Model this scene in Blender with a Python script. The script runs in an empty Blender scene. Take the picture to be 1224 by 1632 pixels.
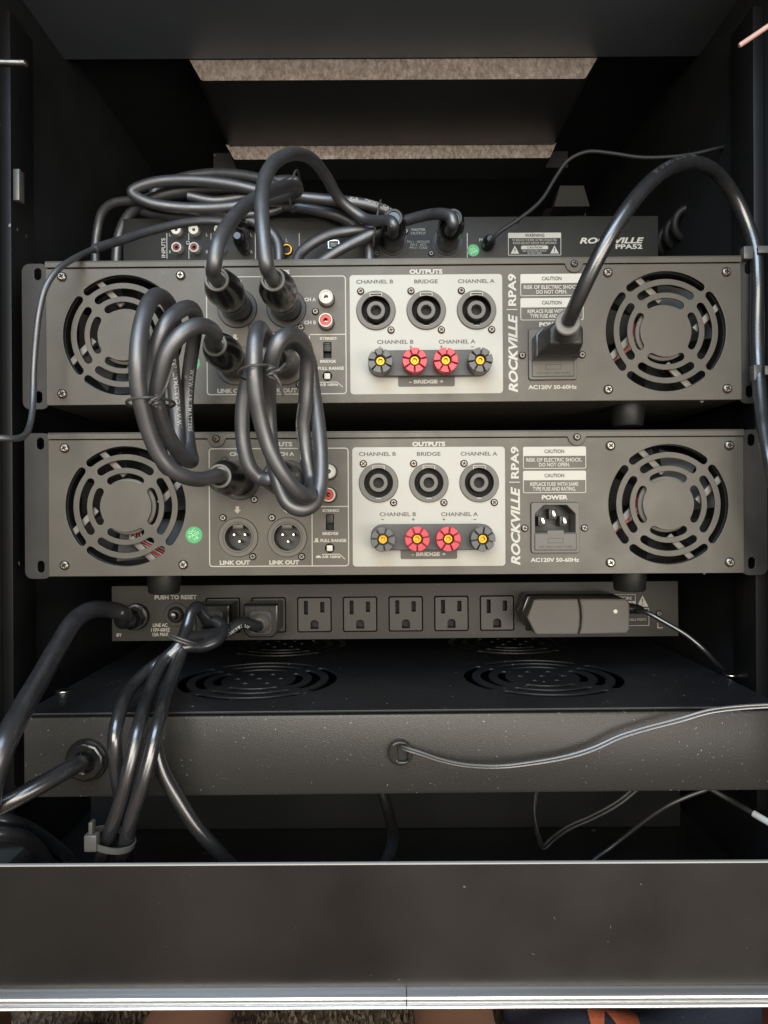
import bpy, bmesh, math, random
from mathutils import Vector, Matrix
random.seed(7)
R = math.radians
K = 0.001                                   # everything below is in millimetres
SC = bpy.context.scene
COL = SC.collection

# ------------------------------------------------------------------ camera, world, lights, exposure
FPX, DIST, CX, CY, ROLL = 1150.0, 466.0, 612.0, 811.0, R(0.30)
cam_d = bpy.data.cameras.new('camera')
cam_d.sensor_fit = 'VERTICAL'; cam_d.sensor_height = 36.0; cam_d.sensor_width = 27.0
cam_d.lens = 36.0 * FPX / 1632.0
cam_d.shift_y = -(816.0 - CY) / 1632.0
cam_d.clip_start = 0.01; cam_d.clip_end = 50.0
cam = bpy.data.objects.new('camera', cam_d); COL.objects.link(cam)
cam.matrix_world = Matrix.Translation((0, -DIST * K, 0)) @ Matrix.Rotation(R(90), 4, 'X') @ Matrix.Rotation(-ROLL, 4, 'Z')
SC.camera = cam

world = bpy.data.worlds.new('World'); SC.world = world; world.use_nodes = True
bgn = world.node_tree.nodes['Background']
bgn.inputs[0].default_value = (0.86, 0.93, 1.0, 1); bgn.inputs[1].default_value = 0.07

def area(name, loc, target, sx, sy, power, color):
    d = bpy.data.lights.new(name, 'AREA'); d.shape = 'RECTANGLE'; d.size = sx; d.size_y = sy
    d.energy = power; d.color = color
    o = bpy.data.objects.new(name, d); COL.objects.link(o)
    o.location = loc
    o.rotation_euler = (Vector(target) - Vector(loc)).to_track_quat('-Z', 'Y').to_euler()
    return o
area('room_window_light', (-0.10, -1.50, 0.26), (0, 0, 0.0), 1.25, 0.62, 20, (1.0, 0.94, 0.83))
area('room_sky_light', (-0.20, -0.90, 0.80), (0, -0.05, 0.0), 0.9, 0.5, 11, (0.62, 0.79, 1.0))
area('room_floor_bounce', (0.75, -1.25, -0.28), (0.05, 0.05, 0.36), 0.9, 0.7, 13, (1.0, 0.93, 0.86))
vs = SC.view_settings
vs.view_transform = 'Standard'; vs.look = 'None'; vs.exposure = 0.0; vs.gamma = 1.0; vs.use_curve_mapping = False

def S(Y): return (DIST + Y) / FPX           # mm per photo pixel at depth Y
def P(px, py, Y):                            # photo pixel at a known depth -> place in the rack (mm)
    u, v = px - CX, CY - py
    c, s = math.cos(ROLL), math.sin(ROLL)
    return Vector(((u * c + v * s) * S(Y), Y, (-u * s + v * c) * S(Y)))

# ------------------------------------------------------------------ materials
MATS = {}
def mat(name, col, rough=0.5, metal=0.0, spec=0.5, bump=0.0, bscale=800.0, var=0.0, vscale=20.0, dust=0.0,
        dscale=260.0, col2=None, emit=0.0, coat=0.0, rvar=0.0, ior=1.5, stretch=None):
    if name in MATS: return MATS[name]
    m = bpy.data.materials.new(name); m.use_nodes = True
    nt = m.node_tree; N = nt.nodes; L = nt.links
    b = N['Principled BSDF']
    b.inputs['Base Color'].default_value = (*col, 1); b.inputs['Roughness'].default_value = rough
    b.inputs['Metallic'].default_value = metal; b.inputs['Specular IOR Level'].default_value = spec
    b.inputs['Coat Weight'].default_value = coat; b.inputs['Coat Roughness'].default_value = 0.2
    b.inputs['IOR'].default_value = ior
    tc = N.new('ShaderNodeTexCoord'); tco = tc.outputs['Object']
    if stretch:
        mp = N.new('ShaderNodeMapping'); mp.inputs['Scale'].default_value = stretch
        L.new(tco, mp.inputs['Vector']); tco = mp.outputs[0]
    src = None
    if var > 0 or col2:
        n = N.new('ShaderNodeTexNoise'); n.inputs['Scale'].default_value = vscale; n.inputs['Detail'].default_value = 6
        n.inputs['Roughness'].default_value = 0.65
        L.new(tco, n.inputs['Vector'])
        mr = N.new('ShaderNodeMapRange'); mr.inputs['From Min'].default_value = 0.33; mr.inputs['From Max'].default_value = 0.67
        L.new(n.outputs['Fac'], mr.inputs['Value'])
        mx = N.new('ShaderNodeMix'); mx.data_type = 'RGBA'
        c2 = col2 or tuple(c * (1 + var) for c in col)
        c1 = col if col2 else tuple(c * (1 - var) for c in col)
        mx.inputs[6].default_value = (*c1, 1); mx.inputs[7].default_value = (*c2, 1)
        L.new(mr.outputs['Result'], mx.inputs['Factor'])
        src = mx.outputs[2]
    if dust > 0:
        vo = N.new('ShaderNodeTexVoronoi'); vo.inputs['Scale'].default_value = dscale
        nz = N.new('ShaderNodeTexNoise'); nz.inputs['Scale'].default_value = dscale * 3
        L.new(tc.outputs['Object'], nz.inputs['Vector'])
        vm = N.new('ShaderNodeVectorMath'); vm.operation = 'MULTIPLY_ADD'
        vm.inputs[1].default_value = (0.003, 0.003, 0.003)
        L.new(nz.outputs['Color'], vm.inputs[0]); L.new(tc.outputs['Object'], vm.inputs[2])
        L.new(vm.outputs[0], vo.inputs['Vector'])
        sx = N.new('ShaderNodeSeparateColor'); L.new(vo.outputs['Color'], sx.inputs[0])
        th = N.new('ShaderNodeMath'); th.operation = 'GREATER_THAN'; th.inputs[1].default_value = 1.0 - dust
        L.new(sx.outputs[0], th.inputs[0])
        sz = N.new('ShaderNodeMath'); sz.operation = 'MULTIPLY'; sz.inputs[1].default_value = 0.20
        L.new(sx.outputs[1], sz.inputs[0])
        ds = N.new('ShaderNodeMath'); ds.operation = 'LESS_THAN'
        L.new(vo.outputs['Distance'], ds.inputs[0]); L.new(sz.outputs[0], ds.inputs[1])
        an = N.new('ShaderNodeMath'); an.operation = 'MULTIPLY'
        L.new(th.outputs[0], an.inputs[0]); L.new(ds.outputs[0], an.inputs[1])
        a2 = N.new('ShaderNodeMath'); a2.operation = 'MULTIPLY'
        L.new(an.outputs[0], a2.inputs[0]); L.new(sx.outputs[2], a2.inputs[1])
        mx2 = N.new('ShaderNodeMix'); mx2.data_type = 'RGBA'
        mx2.inputs[6].default_value = (*col, 1); mx2.inputs[7].default_value = (0.42, 0.40, 0.36, 1)
        if src: L.new(src, mx2.inputs[6])
        L.new(a2.outputs[0], mx2.inputs['Factor'])
        src = mx2.outputs[2]
    if src: L.new(src, b.inputs['Base Color'])
    if rvar > 0:
        n3 = N.new('ShaderNodeTexNoise'); n3.inputs['Scale'].default_value = vscale * 1.7; n3.inputs['Detail'].default_value = 5
        L.new(tco, n3.inputs['Vector'])
        m3 = N.new('ShaderNodeMapRange'); m3.inputs['From Min'].default_value = 0.3; m3.inputs['From Max'].default_value = 0.7
        m3.inputs['To Min'].default_value = max(0.05, rough - rvar); m3.inputs['To Max'].default_value = min(1, rough + rvar)
        L.new(n3.outputs['Fac'], m3.inputs['Value']); L.new(m3.outputs['Result'], b.inputs['Roughness'])
    if bump > 0:
        n2 = N.new('ShaderNodeTexNoise'); n2.inputs['Scale'].default_value = bscale; n2.inputs['Detail'].default_value = 3
        L.new(tco, n2.inputs['Vector'])
        bm_ = N.new('ShaderNodeBump'); bm_.inputs['Strength'].default_value = bump; bm_.inputs['Distance'].default_value = 0.0004
        L.new(n2.outputs['Fac'], bm_.inputs['Height']); L.new(bm_.outputs[0], b.inputs['Normal'])
    if emit > 0:
        b.inputs['Emission Color'].default_value = (*col, 1); b.inputs['Emission Strength'].default_value = emit
    MATS[name] = m
    return m

M_AMP = mat('taupe_amp_paint', (0.098, 0.088, 0.070), 0.43, 0.25, 0.5, bump=0.16, bscale=2300, var=0.07, vscale=28, dust=0.02, dscale=300, rvar=0.07)
M_AMPIN = mat('amp_inner_black', (0.012, 0.012, 0.012), 0.6)
M_EAR = mat('ear_shaded_steel', (0.036, 0.034, 0.031), 0.45, 0.2, bump=0.15, bscale=1800, var=0.15, vscale=40, dust=0.05, dscale=220)  # shade of the set-back ears is put into this darker colour
M_PRINT = mat('cream_print', (0.56, 0.535, 0.455), 0.55)
M_PANEL = mat('ivory_panel_print', (0.47, 0.455, 0.39), 0.42, var=0.02, vscale=25, bump=0.05, bscale=2500)
M_GREYPRINT = mat('grey_print', (0.10, 0.094, 0.080), 0.5)
M_STEEL = mat('screw_steel', (0.34, 0.31, 0.27), 0.30, 1.0, var=0.2, vscale=300)
M_DSTEEL = mat('dark_screw_steel', (0.20, 0.18, 0.16), 0.33, 1.0)
M_RECESS = mat('recess_black', (0.012, 0.011, 0.010), 0.6)
M_SOCKET = mat('socket_grey_plastic', (0.135, 0.123, 0.102), 0.45, bump=0.05, bscale=3000)
M_DSOCKET = mat('socket_dark_plastic', (0.030, 0.028, 0.025), 0.4)
M_POSTBASE = mat('terminal_base_grey', (0.075, 0.072, 0.066), 0.45, bump=0.06, bscale=3000)
M_POSTBLK = mat('post_grey_plastic', (0.085, 0.083, 0.076), 0.35, var=0.1, vscale=150)
M_POSTRED = mat('post_red_plastic', (0.62, 0.035, 0.055), 0.33, var=0.06, vscale=150)
M_GOLD = mat('gold_metal', (0.42, 0.21, 0.025), 0.36, 1.0, var=0.35, vscale=500)
M_IVORY = mat('ivory_plastic', (0.72, 0.68, 0.57), 0.35)
M_REDRCA = mat('red_plastic', (0.60, 0.05, 0.035), 0.35)
M_SILVER = mat('silver_metal', (0.85, 0.83, 0.78), 0.22, 1.0)
M_FAN = mat('fan_plastic', (0.014, 0.014, 0.013), 0.45)
M_MATTE = mat('wire_matte', (0.020, 0.020, 0.020), 0.5, 0, 0.4)
M_STRUT = mat('fan_strut_grey', (0.20, 0.185, 0.155), 0.45)
M_WIRERED = mat('wire_red', (0.55, 0.03, 0.04), 0.4)
M_WIREGREY = mat('wire_grey', (0.34, 0.32, 0.29), 0.45)
M_GREEN = mat('green_sticker', (0.06, 0.42, 0.13), 0.4, var=0.08, vscale=300)
M_RUBBER = mat('rubber_foot', (0.011, 0.011, 0.010), 0.5)
M_CABLE = mat('cable_pvc_satin', (0.032, 0.032, 0.034), 0.48, 0.0, 1.0, ior=1.8, bump=0.05, bscale=900, var=0.2, vscale=60, dust=0.02, dscale=200, rvar=0.06)
M_CORD = mat('cord_pvc_gloss', (0.020, 0.020, 0.021), 0.27, 0.0, 1.0, ior=1.68, bump=0.04, bscale=500, var=0.2, vscale=50, dust=0.02, dscale=200, rvar=0.06)
M_CONN = mat('connector_black', (0.012, 0.012, 0.012), 0.22, 0.0, 0.8)
M_COLLAR = mat('collar_grey', (0.16, 0.155, 0.14), 0.4)
M_TIE = mat('twist_tie_dark', (0.07, 0.067, 0.062), 0.35)
M_ZIP = mat('zip_tie_grey', (0.085, 0.083, 0.076), 0.35)
M_CABTEXT = mat('cable_print', (0.66, 0.65, 0.60), 0.5)
M_FAINT = mat('cable_emboss', (0.10, 0.10, 0.10), 0.3)
M_STRIP = mat('strip_black_steel', (0.033, 0.029, 0.023), 0.48, 0.2, bump=0.12, bscale=2200, var=0.08, vscale=30, dust=0.02, dscale=260)
M_OUTLET = mat('outlet_plastic', (0.045, 0.040, 0.032), 0.42, var=0.05, vscale=40)
M_PREAMP = mat('preamp_black_steel', (0.024, 0.023, 0.019), 0.5, 0.15, bump=0.12, bscale=2200, var=0.08, vscale=30)
M_DIMPRINT = mat('preamp_print', (0.50, 0.48, 0.42), 0.55)
M_BOX = mat('fan_box_powdercoat', (0.046, 0.043, 0.038), 0.38, 0.25, 0.55, bump=0.4, bscale=1300, var=0.16, vscale=1100, dust=0.35, dscale=380)
M_BOXTOP = mat('fan_box_lid', (0.020, 0.021, 0.023), 0.42, 0.2, 0.5, bump=0.25, bscale=1300, var=0.2, vscale=25, dust=0.22, dscale=260)
M_LAM = mat('black_laminate', (0.018, 0.0155, 0.014), 0.33, 0.0, 0.55, bump=0.04, bscale=400, var=0.18, vscale=9, dust=0.02, dscale=260, rvar=0.10)
M_LAMIN = mat('black_carcass', (0.020, 0.021, 0.022), 0.5, 0.0, 0.4, bump=0.08, bscale=500, var=0.25, vscale=8, dust=0.03, dscale=90)
M_RAW = mat('raw_board_edge', (0.30, 0.235, 0.195), 0.32, 0.6, 0.5, bump=0.6, bscale=520, col2=(0.54, 0.46, 0.40), vscale=240, rvar=0.14, stretch=(1.0, 1.0, 0.6))
M_ALU = mat('aluminium_edge', (0.86, 0.86, 0.85), 0.30, 0.9, bump=0.02, bscale=600)
M_RAIL = mat('rack_rail_steel', (0.012, 0.012, 0.012), 0.45, 0.4, dust=0.06, dscale=160)
M_ADAPT = mat('adapter_plastic', (0.095, 0.086, 0.070), 0.5, bump=0.35, bscale=1600, var=0.06, vscale=40)
M_PINK = mat('pink_rod', (0.55, 0.33, 0.27), 0.5)
M_WIREWHITE = mat('wire_pale_grey', (0.10, 0.098, 0.092), 0.25, 0.0, 1.0, ior=1.7)

# ------------------------------------------------------------------ mesh helpers (mm in, metres out)
def finish(me, mats, smooth=True, ang=35):
    if not isinstance(mats, (list, tuple)): mats = [mats]
    idx = [p.material_index for p in me.polygons]
    me.materials.clear()
    for m in mats: me.materials.append(m)
    for p, i in zip(me.polygons, idx): p.material_index = min(i, len(mats) - 1)
    if smooth:
        for p in me.polygons: p.use_smooth = True
        me.set_sharp_from_angle(angle=R(ang))
    return me

def ob(name, me, parent=None, loc=(0, 0, 0), rot=(0, 0, 0)):
    o = bpy.data.objects.new(name, me); COL.objects.link(o)
    o.location = Vector(loc) * K; o.rotation_euler = rot
    if parent: o.parent = parent
    return o
def thing(name, label, cat, loc=(0, 0, 0), rot=(0, 0, 0), group=None):
    o = ob(name, None, None, loc, rot); o.empty_display_size = 0.02
    return tag(o, label, cat, group)
def tag(o, label, cat, group=None):
    o['label'] = label; o['category'] = cat
    if group: o['group'] = group
    return o

class MB:
    def __init__(s): s.v = []; s.f = []; s.mi = []
    def add(s, vs, fs, mi=0):
        n = len(s.v); s.v += [tuple(v) for v in vs]; s.f += [tuple(i + n for i in f) for f in fs]; s.mi += [mi] * len(fs)
        return s
    def box(s, x0, x1, y0, y1, z0, z1, bev=0.0, mi=0):
        if bev <= 0:
            vs = [(x0, y0, z0), (x1, y0, z0), (x1, y1, z0), (x0, y1, z0), (x0, y0, z1), (x1, y0, z1), (x1, y1, z1), (x0, y1, z1)]
            return s.add(vs, [(0, 3, 2, 1), (4, 5, 6, 7), (0, 1, 5, 4), (1, 2, 6, 5), (2, 3, 7, 6), (3, 0, 4, 7)], mi)
        bm = bmesh.new(); bmesh.ops.create_cube(bm, size=1.0)
        for v in bm.verts:
            v.co = Vector(((x0 + x1) / 2 + v.co.x * (x1 - x0), (y0 + y1) / 2 + v.co.y * (y1 - y0), (z0 + z1) / 2 + v.co.z * (z1 - z0)))
        bmesh.ops.bevel(bm, geom=bm.edges[:], offset=bev, segments=2, profile=0.5, affect='EDGES')
        bm.verts.ensure_lookup_table(); bm.verts.index_update()
        s.add([v.co for v in bm.verts], [[v.index for v in f.verts] for f in bm.faces], mi); bm.free()
        return s
    def lathe(s, prof, c=(0, 0, 0), axis='-Y', n=28, mi=0, jag=None):
        """prof: (radius, distance along axis)"""
        c = Vector(c)
        if axis == '-Y': A, U, V = Vector((0, -1, 0)), Vector((1, 0, 0)), Vector((0, 0, 1))
        elif axis == 'Z': A, U, V = Vector((0, 0, 1)), Vector((1, 0, 0)), Vector((0, 1, 0))
        elif axis == 'X': A, U, V = Vector((1, 0, 0)), Vector((0, 1, 0)), Vector((0, 0, 1))
        else:
            A = Vector(axis).normalized(); U = A.orthogonal().normalized(); V = A.cross(U)
        vs, fs = [], []
        for (r, t) in prof:
            for k in range(n):
                a = 2 * math.pi * k / n; rr = r * (jag(k, t) if jag else 1)
                vs.append(c + A * t + U * (rr * math.cos(a)) + V * (rr * math.sin(a)))
        m = len(prof)
        flip = (U.cross(V)).dot(A) < 0
        for i in range(m - 1):
            for k in range(n):
                q = (i * n + k, i * n + (k + 1) % n, (i + 1) * n + (k + 1) % n, (i + 1) * n + k)
                fs.append(q[::-1] if flip else q)
        a0 = tuple(range(n)); a1 = tuple(range((m - 1) * n, m * n))
        fs.append(a0 if flip else a0[::-1]); fs.append(a1[::-1] if flip else a1)
        return s.add(vs, fs, mi)
    def tube(s, pts, rad, n=14, mi=0, cap=True):
        fr = frames(pts); vs, fs = [], []
        for i, (p, T, U, V) in enumerate(fr):
            r = rad[i] if isinstance(rad, (list, tuple)) else rad
            for k in range(n):
                a = 2 * math.pi * k / n
                vs.append(p + U * (r * math.cos(a)) + V * (r * math.sin(a)))
        for i in range(len(fr) - 1):
            for k in range(n):
                fs.append((i * n + k, i * n + (k + 1) % n, (i + 1) * n + (k + 1) % n, (i + 1) * n + k))
        if cap:
            fs.append(tuple(range(n))[::-1]); fs.append(tuple(range((len(fr) - 1) * n, len(fr) * n)))
        return s.add(vs, fs, mi)
    def prism(s, poly, a0, a1, plane='XZ', mi=0):
        """poly in plane, extruded along the third axis from a0 to a1"""
        n = len(poly)
        def pt(p, a):
            return {'XZ': (p[0], a, p[1]), 'YZ': (a, p[0], p[1]), 'XY': (p[0], p[1], a)}[plane]
        vs = [pt(p, a0) for p in poly] + [pt(p, a1) for p in poly]
        fs = [tuple(range(n)), tuple(range(n, 2 * n))[::-1]] + [(i, i + n, (i + 1) % n + n, (i + 1) % n) for i in range(n)]
        return s.add(vs, fs, mi)
    def mesh(s, mats, smooth=True, ang=35, off=(0, 0, 0)):
        me = bpy.data.meshes.new('m')
        o = Vector(off)
        me.from_pydata([tuple((Vector(v) - o) * K) for v in s.v], [], s.f)
        for p, i in zip(me.polygons, s.mi): p.material_index = i
        bm = bmesh.new(); bm.from_mesh(me); bmesh.ops.recalc_face_normals(bm, faces=bm.faces); bm.to_mesh(me); bm.free()
        me.update()
        return finish(me, mats, smooth, ang)

def catmull(pts, sub=10):
    pts = [Vector(p) for p in pts]
    q = [pts[0] * 2 - pts[1]] + pts + [pts[-1] * 2 - pts[-2]]
    out = []
    for i in range(1, len(q) - 2):
        p0, p1, p2, p3 = q[i - 1], q[i], q[i + 1], q[i + 2]
        t0 = 0; t1 = t0 + max(1e-6, (p1 - p0).length) ** 0.5; t2 = t1 + max(1e-6, (p2 - p1).length) ** 0.5; t3 = t2 + max(1e-6, (p3 - p2).length) ** 0.5
        for k in range(sub):
            t = t1 + (t2 - t1) * k / sub
            a1 = p0 * ((t1 - t) / (t1 - t0)) + p1 * ((t - t0) / (t1 - t0))
            a2 = p1 * ((t2 - t) / (t2 - t1)) + p2 * ((t - t1) / (t2 - t1))
            a3 = p2 * ((t3 - t) / (t3 - t2)) + p3 * ((t - t2) / (t3 - t2))
            b1 = a1 * ((t2 - t) / (t2 - t0)) + a2 * ((t - t0) / (t2 - t0))
            b2 = a2 * ((t3 - t) / (t3 - t1)) + a3 * ((t - t1) / (t3 - t1))
            out.append(b1 * ((t2 - t) / (t2 - t1)) + b2 * ((t - t1) / (t2 - t1)))
    out.append(pts[-1])
    return out
def smooth_path(pts, it=2):
    for _ in range(it):
        pts = [pts[0]] + [(pts[i - 1] + pts[i] * 2 + pts[i + 1]) / 4 for i in range(1, len(pts) - 1)] + [pts[-1]]
    return pts
def frames(pts):
    out = []; n = len(pts); U = None
    for i in range(n):
        T = (pts[min(n - 1, i + 1)] - pts[max(0, i - 1)])
        T = T.normalized() if T.length > 1e-9 else Vector((0, 0, 1))
        if U is None: U = T.orthogonal().normalized()
        else:
            U = U - T * U.dot(T)
            U = U.normalized() if U.length > 1e-9 else T.orthogonal().normalized()
        out.append((pts[i], T, U, T.cross(U)))
    return out

DG = None
def curve_mesh(cu, mats):
    o = bpy.data.objects.new('tmp', cu); COL.objects.link(o)
    dg = bpy.context.evaluated_depsgraph_get()
    me = bpy.data.meshes.new_from_object(o.evaluated_get(dg))
    bpy.data.objects.remove(o); bpy.data.curves.remove(cu)
    return me
def plate(loops, depth, mats, bevel=0.0, smooth=True, at=(0, 0), back=0.0):
    """loops (outlines and holes, mm, x right, y up) -> sheet whose face is at y=0 looking to -Y, minus 'back'"""
    cu = bpy.data.curves.new('c', 'CURVE'); cu.dimensions = '2D'; cu.fill_mode = 'BOTH'
    for lp in loops:
        sp = cu.splines.new('POLY'); sp.points.add(len(lp) - 1)
        for p, q in zip(sp.points, lp): p.co = (q[0] - at[0], q[1] - at[1], 0, 1)
        sp.use_cyclic_u = True
    cu.extrude = max(0.0, depth / 2 - bevel)
    if bevel > 0: cu.bevel_depth = bevel; cu.bevel_resolution = 1; cu.offset = -bevel
    me = curve_mesh(cu, mats)
    for v in me.vertices:
        x, y, z = v.co
        v.co = (x * K, -(z - depth / 2) * K + back * K, y * K)
    me.update()
    return finish(me, mats, smooth, 30)

def circ(cx, cy, r, n=32, a0=0.0):
    return [(cx + r * math.cos(a0 + 2 * math.pi * k / n), cy + r * math.sin(a0 + 2 * math.pi * k / n)) for k in range(n)]
def rrect(cx, cy, w, h, r, n=5):
    r = min(r, w / 2 - 1e-3, h / 2 - 1e-3); out = []
    for (sx, sy, a) in ((1, 1, 0), (-1, 1, 90), (-1, -1, 180), (1, -1, 270)):
        for k in range(n + 1):
            t = R(a + 90 * k / n)
            out.append((cx + sx * (w / 2 - r) + r * math.cos(t), cy + sy * (h / 2 - r) + r * math.sin(t)))
    return out
def arcslot(cx, cy, r, hw, amid, ahalf, n=14, m=6):
    out = []
    a0, a1 = R(amid - ahalf), R(amid + ahalf)
    for k in range(n + 1):
        a = a0 + (a1 - a0) * k / n; out.append((cx + (r + hw) * math.cos(a), cy + (r + hw) * math.sin(a)))
    ex, ey = cx + r * math.cos(a1), cy + r * math.sin(a1)
    for k in range(1, m):
        b = a1 + math.pi * k / m; out.append((ex + hw * math.cos(b), ey + hw * math.sin(b)))
    for k in range(n + 1):
        a = a1 + (a0 - a1) * k / n; out.append((cx + (r - hw) * math.cos(a), cy + (r - hw) * math.sin(a)))
    ex, ey = cx + r * math.cos(a0), cy + r * math.sin(a0)
    for k in range(1, m):
        b = a0 + math.pi + math.pi * k / m; out.append((ex + hw * math.cos(b), ey + hw * math.sin(b)))
    return out

TXC = {}
def text_mesh(st, w, h, m, bold=0.0, shear=0.0, spacing=1.0, align='CENTER', wrap=None):
    key = (st, round(w, 3), round(h, 3), m.name, bold, shear, spacing)
    if key in TXC: return TXC[key]
    cu = bpy.data.curves.new('t', 'FONT'); cu.body = st; cu.size = 1.0; cu.offset = bold; cu.shear = shear
    cu.space_character = spacing; cu.align_x = align; cu.fill_mode = 'FRONT'; cu.resolution_u = 3; cu.space_line = 0.95
    me = curve_mesh(cu, m)
    if len(me.vertices) == 0: return me
    xs = [v.co.x for v in me.vertices]; ys = [v.co.y for v in me.vertices]
    x0, x1, y0, y1 = min(xs), max(xs), min(ys), max(ys)
    for v in me.vertices:
        v.co = (((v.co.x - (x0 + x1) / 2) / (x1 - x0) * w) * K, 0, ((v.co.y - (y0 + y1) / 2) / (y1 - y0) * h) * K)
    me.update(); finish(me, m, False)
    TXC[key] = me
    return me
def lettering(st, px0, px1, py0, py1, fr, parent, m=None, lift=0.18, **kw):
    """printed text filling the given box in photo pixels of the frame fr = (function, scale)"""
    L, s = fr
    x, z = L((px0 + px1) / 2, (py0 + py1) / 2)
    return ob('lettering', text_mesh(st, (px1 - px0) * s, (py1 - py0) * s, m or M_PRINT, **kw), parent, (x, -lift, z))
def outline_mesh(w, h, r, t, m):
    return plate([rrect(0, 0, w, h, r), rrect(0, 0, w - 2 * t, h - 2 * t, max(0.05, r - t))], 0.1, m, smooth=False)
def flat(loops, m, t=0.1): return plate(loops, t, m, smooth=False)

def copy_tree(o, parent=None):
    c = o.copy(); COL.objects.link(c); c.parent = parent
    for ch in list(o.children): copy_tree(ch, c)
    return c

# ------------------------------------------------------------------ small shared pieces
def cross_loop(a, b): return [(a, b), (b, b), (b, a), (-b, a), (-b, b), (-a, b), (-a, -b), (-b, -b), (-b, -a), (b, -a), (b, -b), (a, -b)]
def screw_mesh(r, m):
    # domed head, a real cross cut into it
    mb = MB()
    n = 24; rings = [(r, 0.0), (r * 0.97, 0.35 * r), (r * 0.80, 0.55 * r), (r * 0.64, 0.62 * r)]
    mb.lathe(rings[:], n=n)
    mb.f = mb.f[:-1]; mb.mi = mb.mi[:-1]                       # open top
    vs, fs = [], []
    top = 0.64 * r
    me = mb.mesh(m)
    pl = plate([circ(0, 0, top, n), cross_loop(0.5 * r, 0.15 * r)], 0.30 * r, m, smooth=False)
    bm = bmesh.new(); bm.from_mesh(me)
    bm2 = bmesh.new(); bm2.from_mesh(pl)
    for v in bm2.verts: v.co.y -= 0.62 * r * K
    pl2 = bpy.data.meshes.new('x'); bm2.to_mesh(pl2); bm2.free()
    bm.from_mesh(pl2)
    # floor of the cross
    y = -(0.26 * r) * K; q = 0.55 * r * K
    f = bm.faces.new([bm.verts.new((-q, y, -q)), bm.verts.new((q, y, -q)), bm.verts.new((q, y, q)), bm.verts.new((-q, y, q))])
    f.material_index = 1
    out = bpy.data.meshes.new('screw'); bm.to_mesh(out); bm.free()
    return finish(out, [m, M_RECESS], True, 30)
SCREW_L = screw_mesh(3.1, M_STEEL)
SCREW_S = screw_mesh(2.4, M_DSTEEL)
def screw(x, z, parent, big=True, y=0.0, me=None, name='screw'):
    return ob(name, me or (SCREW_L if big else SCREW_S), parent, (x, y, z), (0, random.uniform(0, 3), 0))

# ================================================================== the setting: floor
FLOOR_Z = -392.0
carpet = mat('carpet_pile', (0.34, 0.27, 0.20), 0.95, 0, 0.1, bump=1.0, bscale=260, col2=(0.085, 0.065, 0.05), vscale=190)
fm = MB().box(-2500, 2500, -2500, 2500, FLOOR_Z - 20, FLOOR_Z).mesh(carpet, False)
fl = ob('floor', fm); fl['kind'] = 'structure'
# tufts so the pile is real
bm = bmesh.new()
for i in range(9000):
    x = random.uniform(-330, 330); y = random.uniform(-120, 170); h = random.uniform(3, 8); r = random.uniform(1.2, 2.6); a = random.uniform(0, 6.28)
    vs = [bm.verts.new(((x + r * math.cos(a + k * 2.09)) * K, (y + r * math.sin(a + k * 2.09)) * K, FLOOR_Z * K)) for k in range(3)]
    t = bm.verts.new(((x + random.uniform(-2.5, 2.5)) * K, (y + random.uniform(-2.5, 2.5)) * K, (FLOOR_Z + h) * K))
    for k in range(3): bm.faces.new((vs[k], vs[(k + 1) % 3], t))
me = bpy.data.meshes.new('pile'); bm.to_mesh(me); bm.free()
pile = ob('carpet_pile', finish(me, carpet, True, 80)); pile['kind'] = 'stuff'
pile['label'] = 'speckled brown carpet pile below the case'; pile['category'] = 'carpet'

# ================================================================== the case
YR = -90.0                                     # plane of the case's open back rim
case = thing('rack_case', 'black laminated equipment rack case seen through its open back with silver edging', 'rack case', (0, 0, -270))
def cpart(name, mb, m, **kw):
    return ob(name, mb.mesh(m, off=(0, 0, -270), **kw), case)
XW, XW2 = 252.0, 268.0
ZT, ZB = 358.5, -256.0
for sgn in (-1, 1):
    cpart('side_panel', MB().box(min(sgn * XW, sgn * XW2), max(sgn * XW, sgn * XW2), YR + 12, 430, ZB, ZT + 0.2), M_LAMIN)
cpart('ceiling_board', MB().box(-XW2, XW2, YR, 108, ZT + 0.3, ZT + 24), mat('ceiling_lit_haze', (0.078, 0.089, 0.100), 0.5, 0, 0.5, bump=0.05, bscale=400, var=0.1, vscale=9))  # bluish haze and light near the opening are put into this paler colour
cpart('upper_ceiling_board', MB().box(-XW2, XW2, 108.3, 430, ZT + 14, ZT + 24), M_LAMIN)
cpart('bottom_board', MB().box(-XW2, XW2, YR + 12, 430, ZB - 13, ZB - 0.3), M_LAMIN)
for sgn in (-1, 1):
    cpart('side_rail_board', MB().box(min(sgn * XW, sgn * XW2), max(sgn * XW, sgn * XW2), 108.3, 430, ZT + 0.4, ZT + 13.8), M_LAMIN)
cpart('front_board', MB().box(-XW + 0.4, XW - 0.4, 430.4, 440, ZB, ZT + 20), M_LAMIN)
# lower and upper wall of the open back
ztop = P(612, 1376, YR).z; zlow = P(612, 1573, YR).z
lp = MB().box(-XW2, XW2, YR, YR + 2.0, zlow - 4, ztop - 0.75)
cpart('lower_panel', lp, M_LAM)
cpart('lit_panel_edge', MB().box(-XW2, XW2, YR - 0.3, YR + 2.2, ztop - 0.7, ztop, 0.25), mat('edge_light_paint', (0.50, 0.48, 0.45), 0.4))  # lit top edge of the panel, painted as an added pale strip
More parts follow.
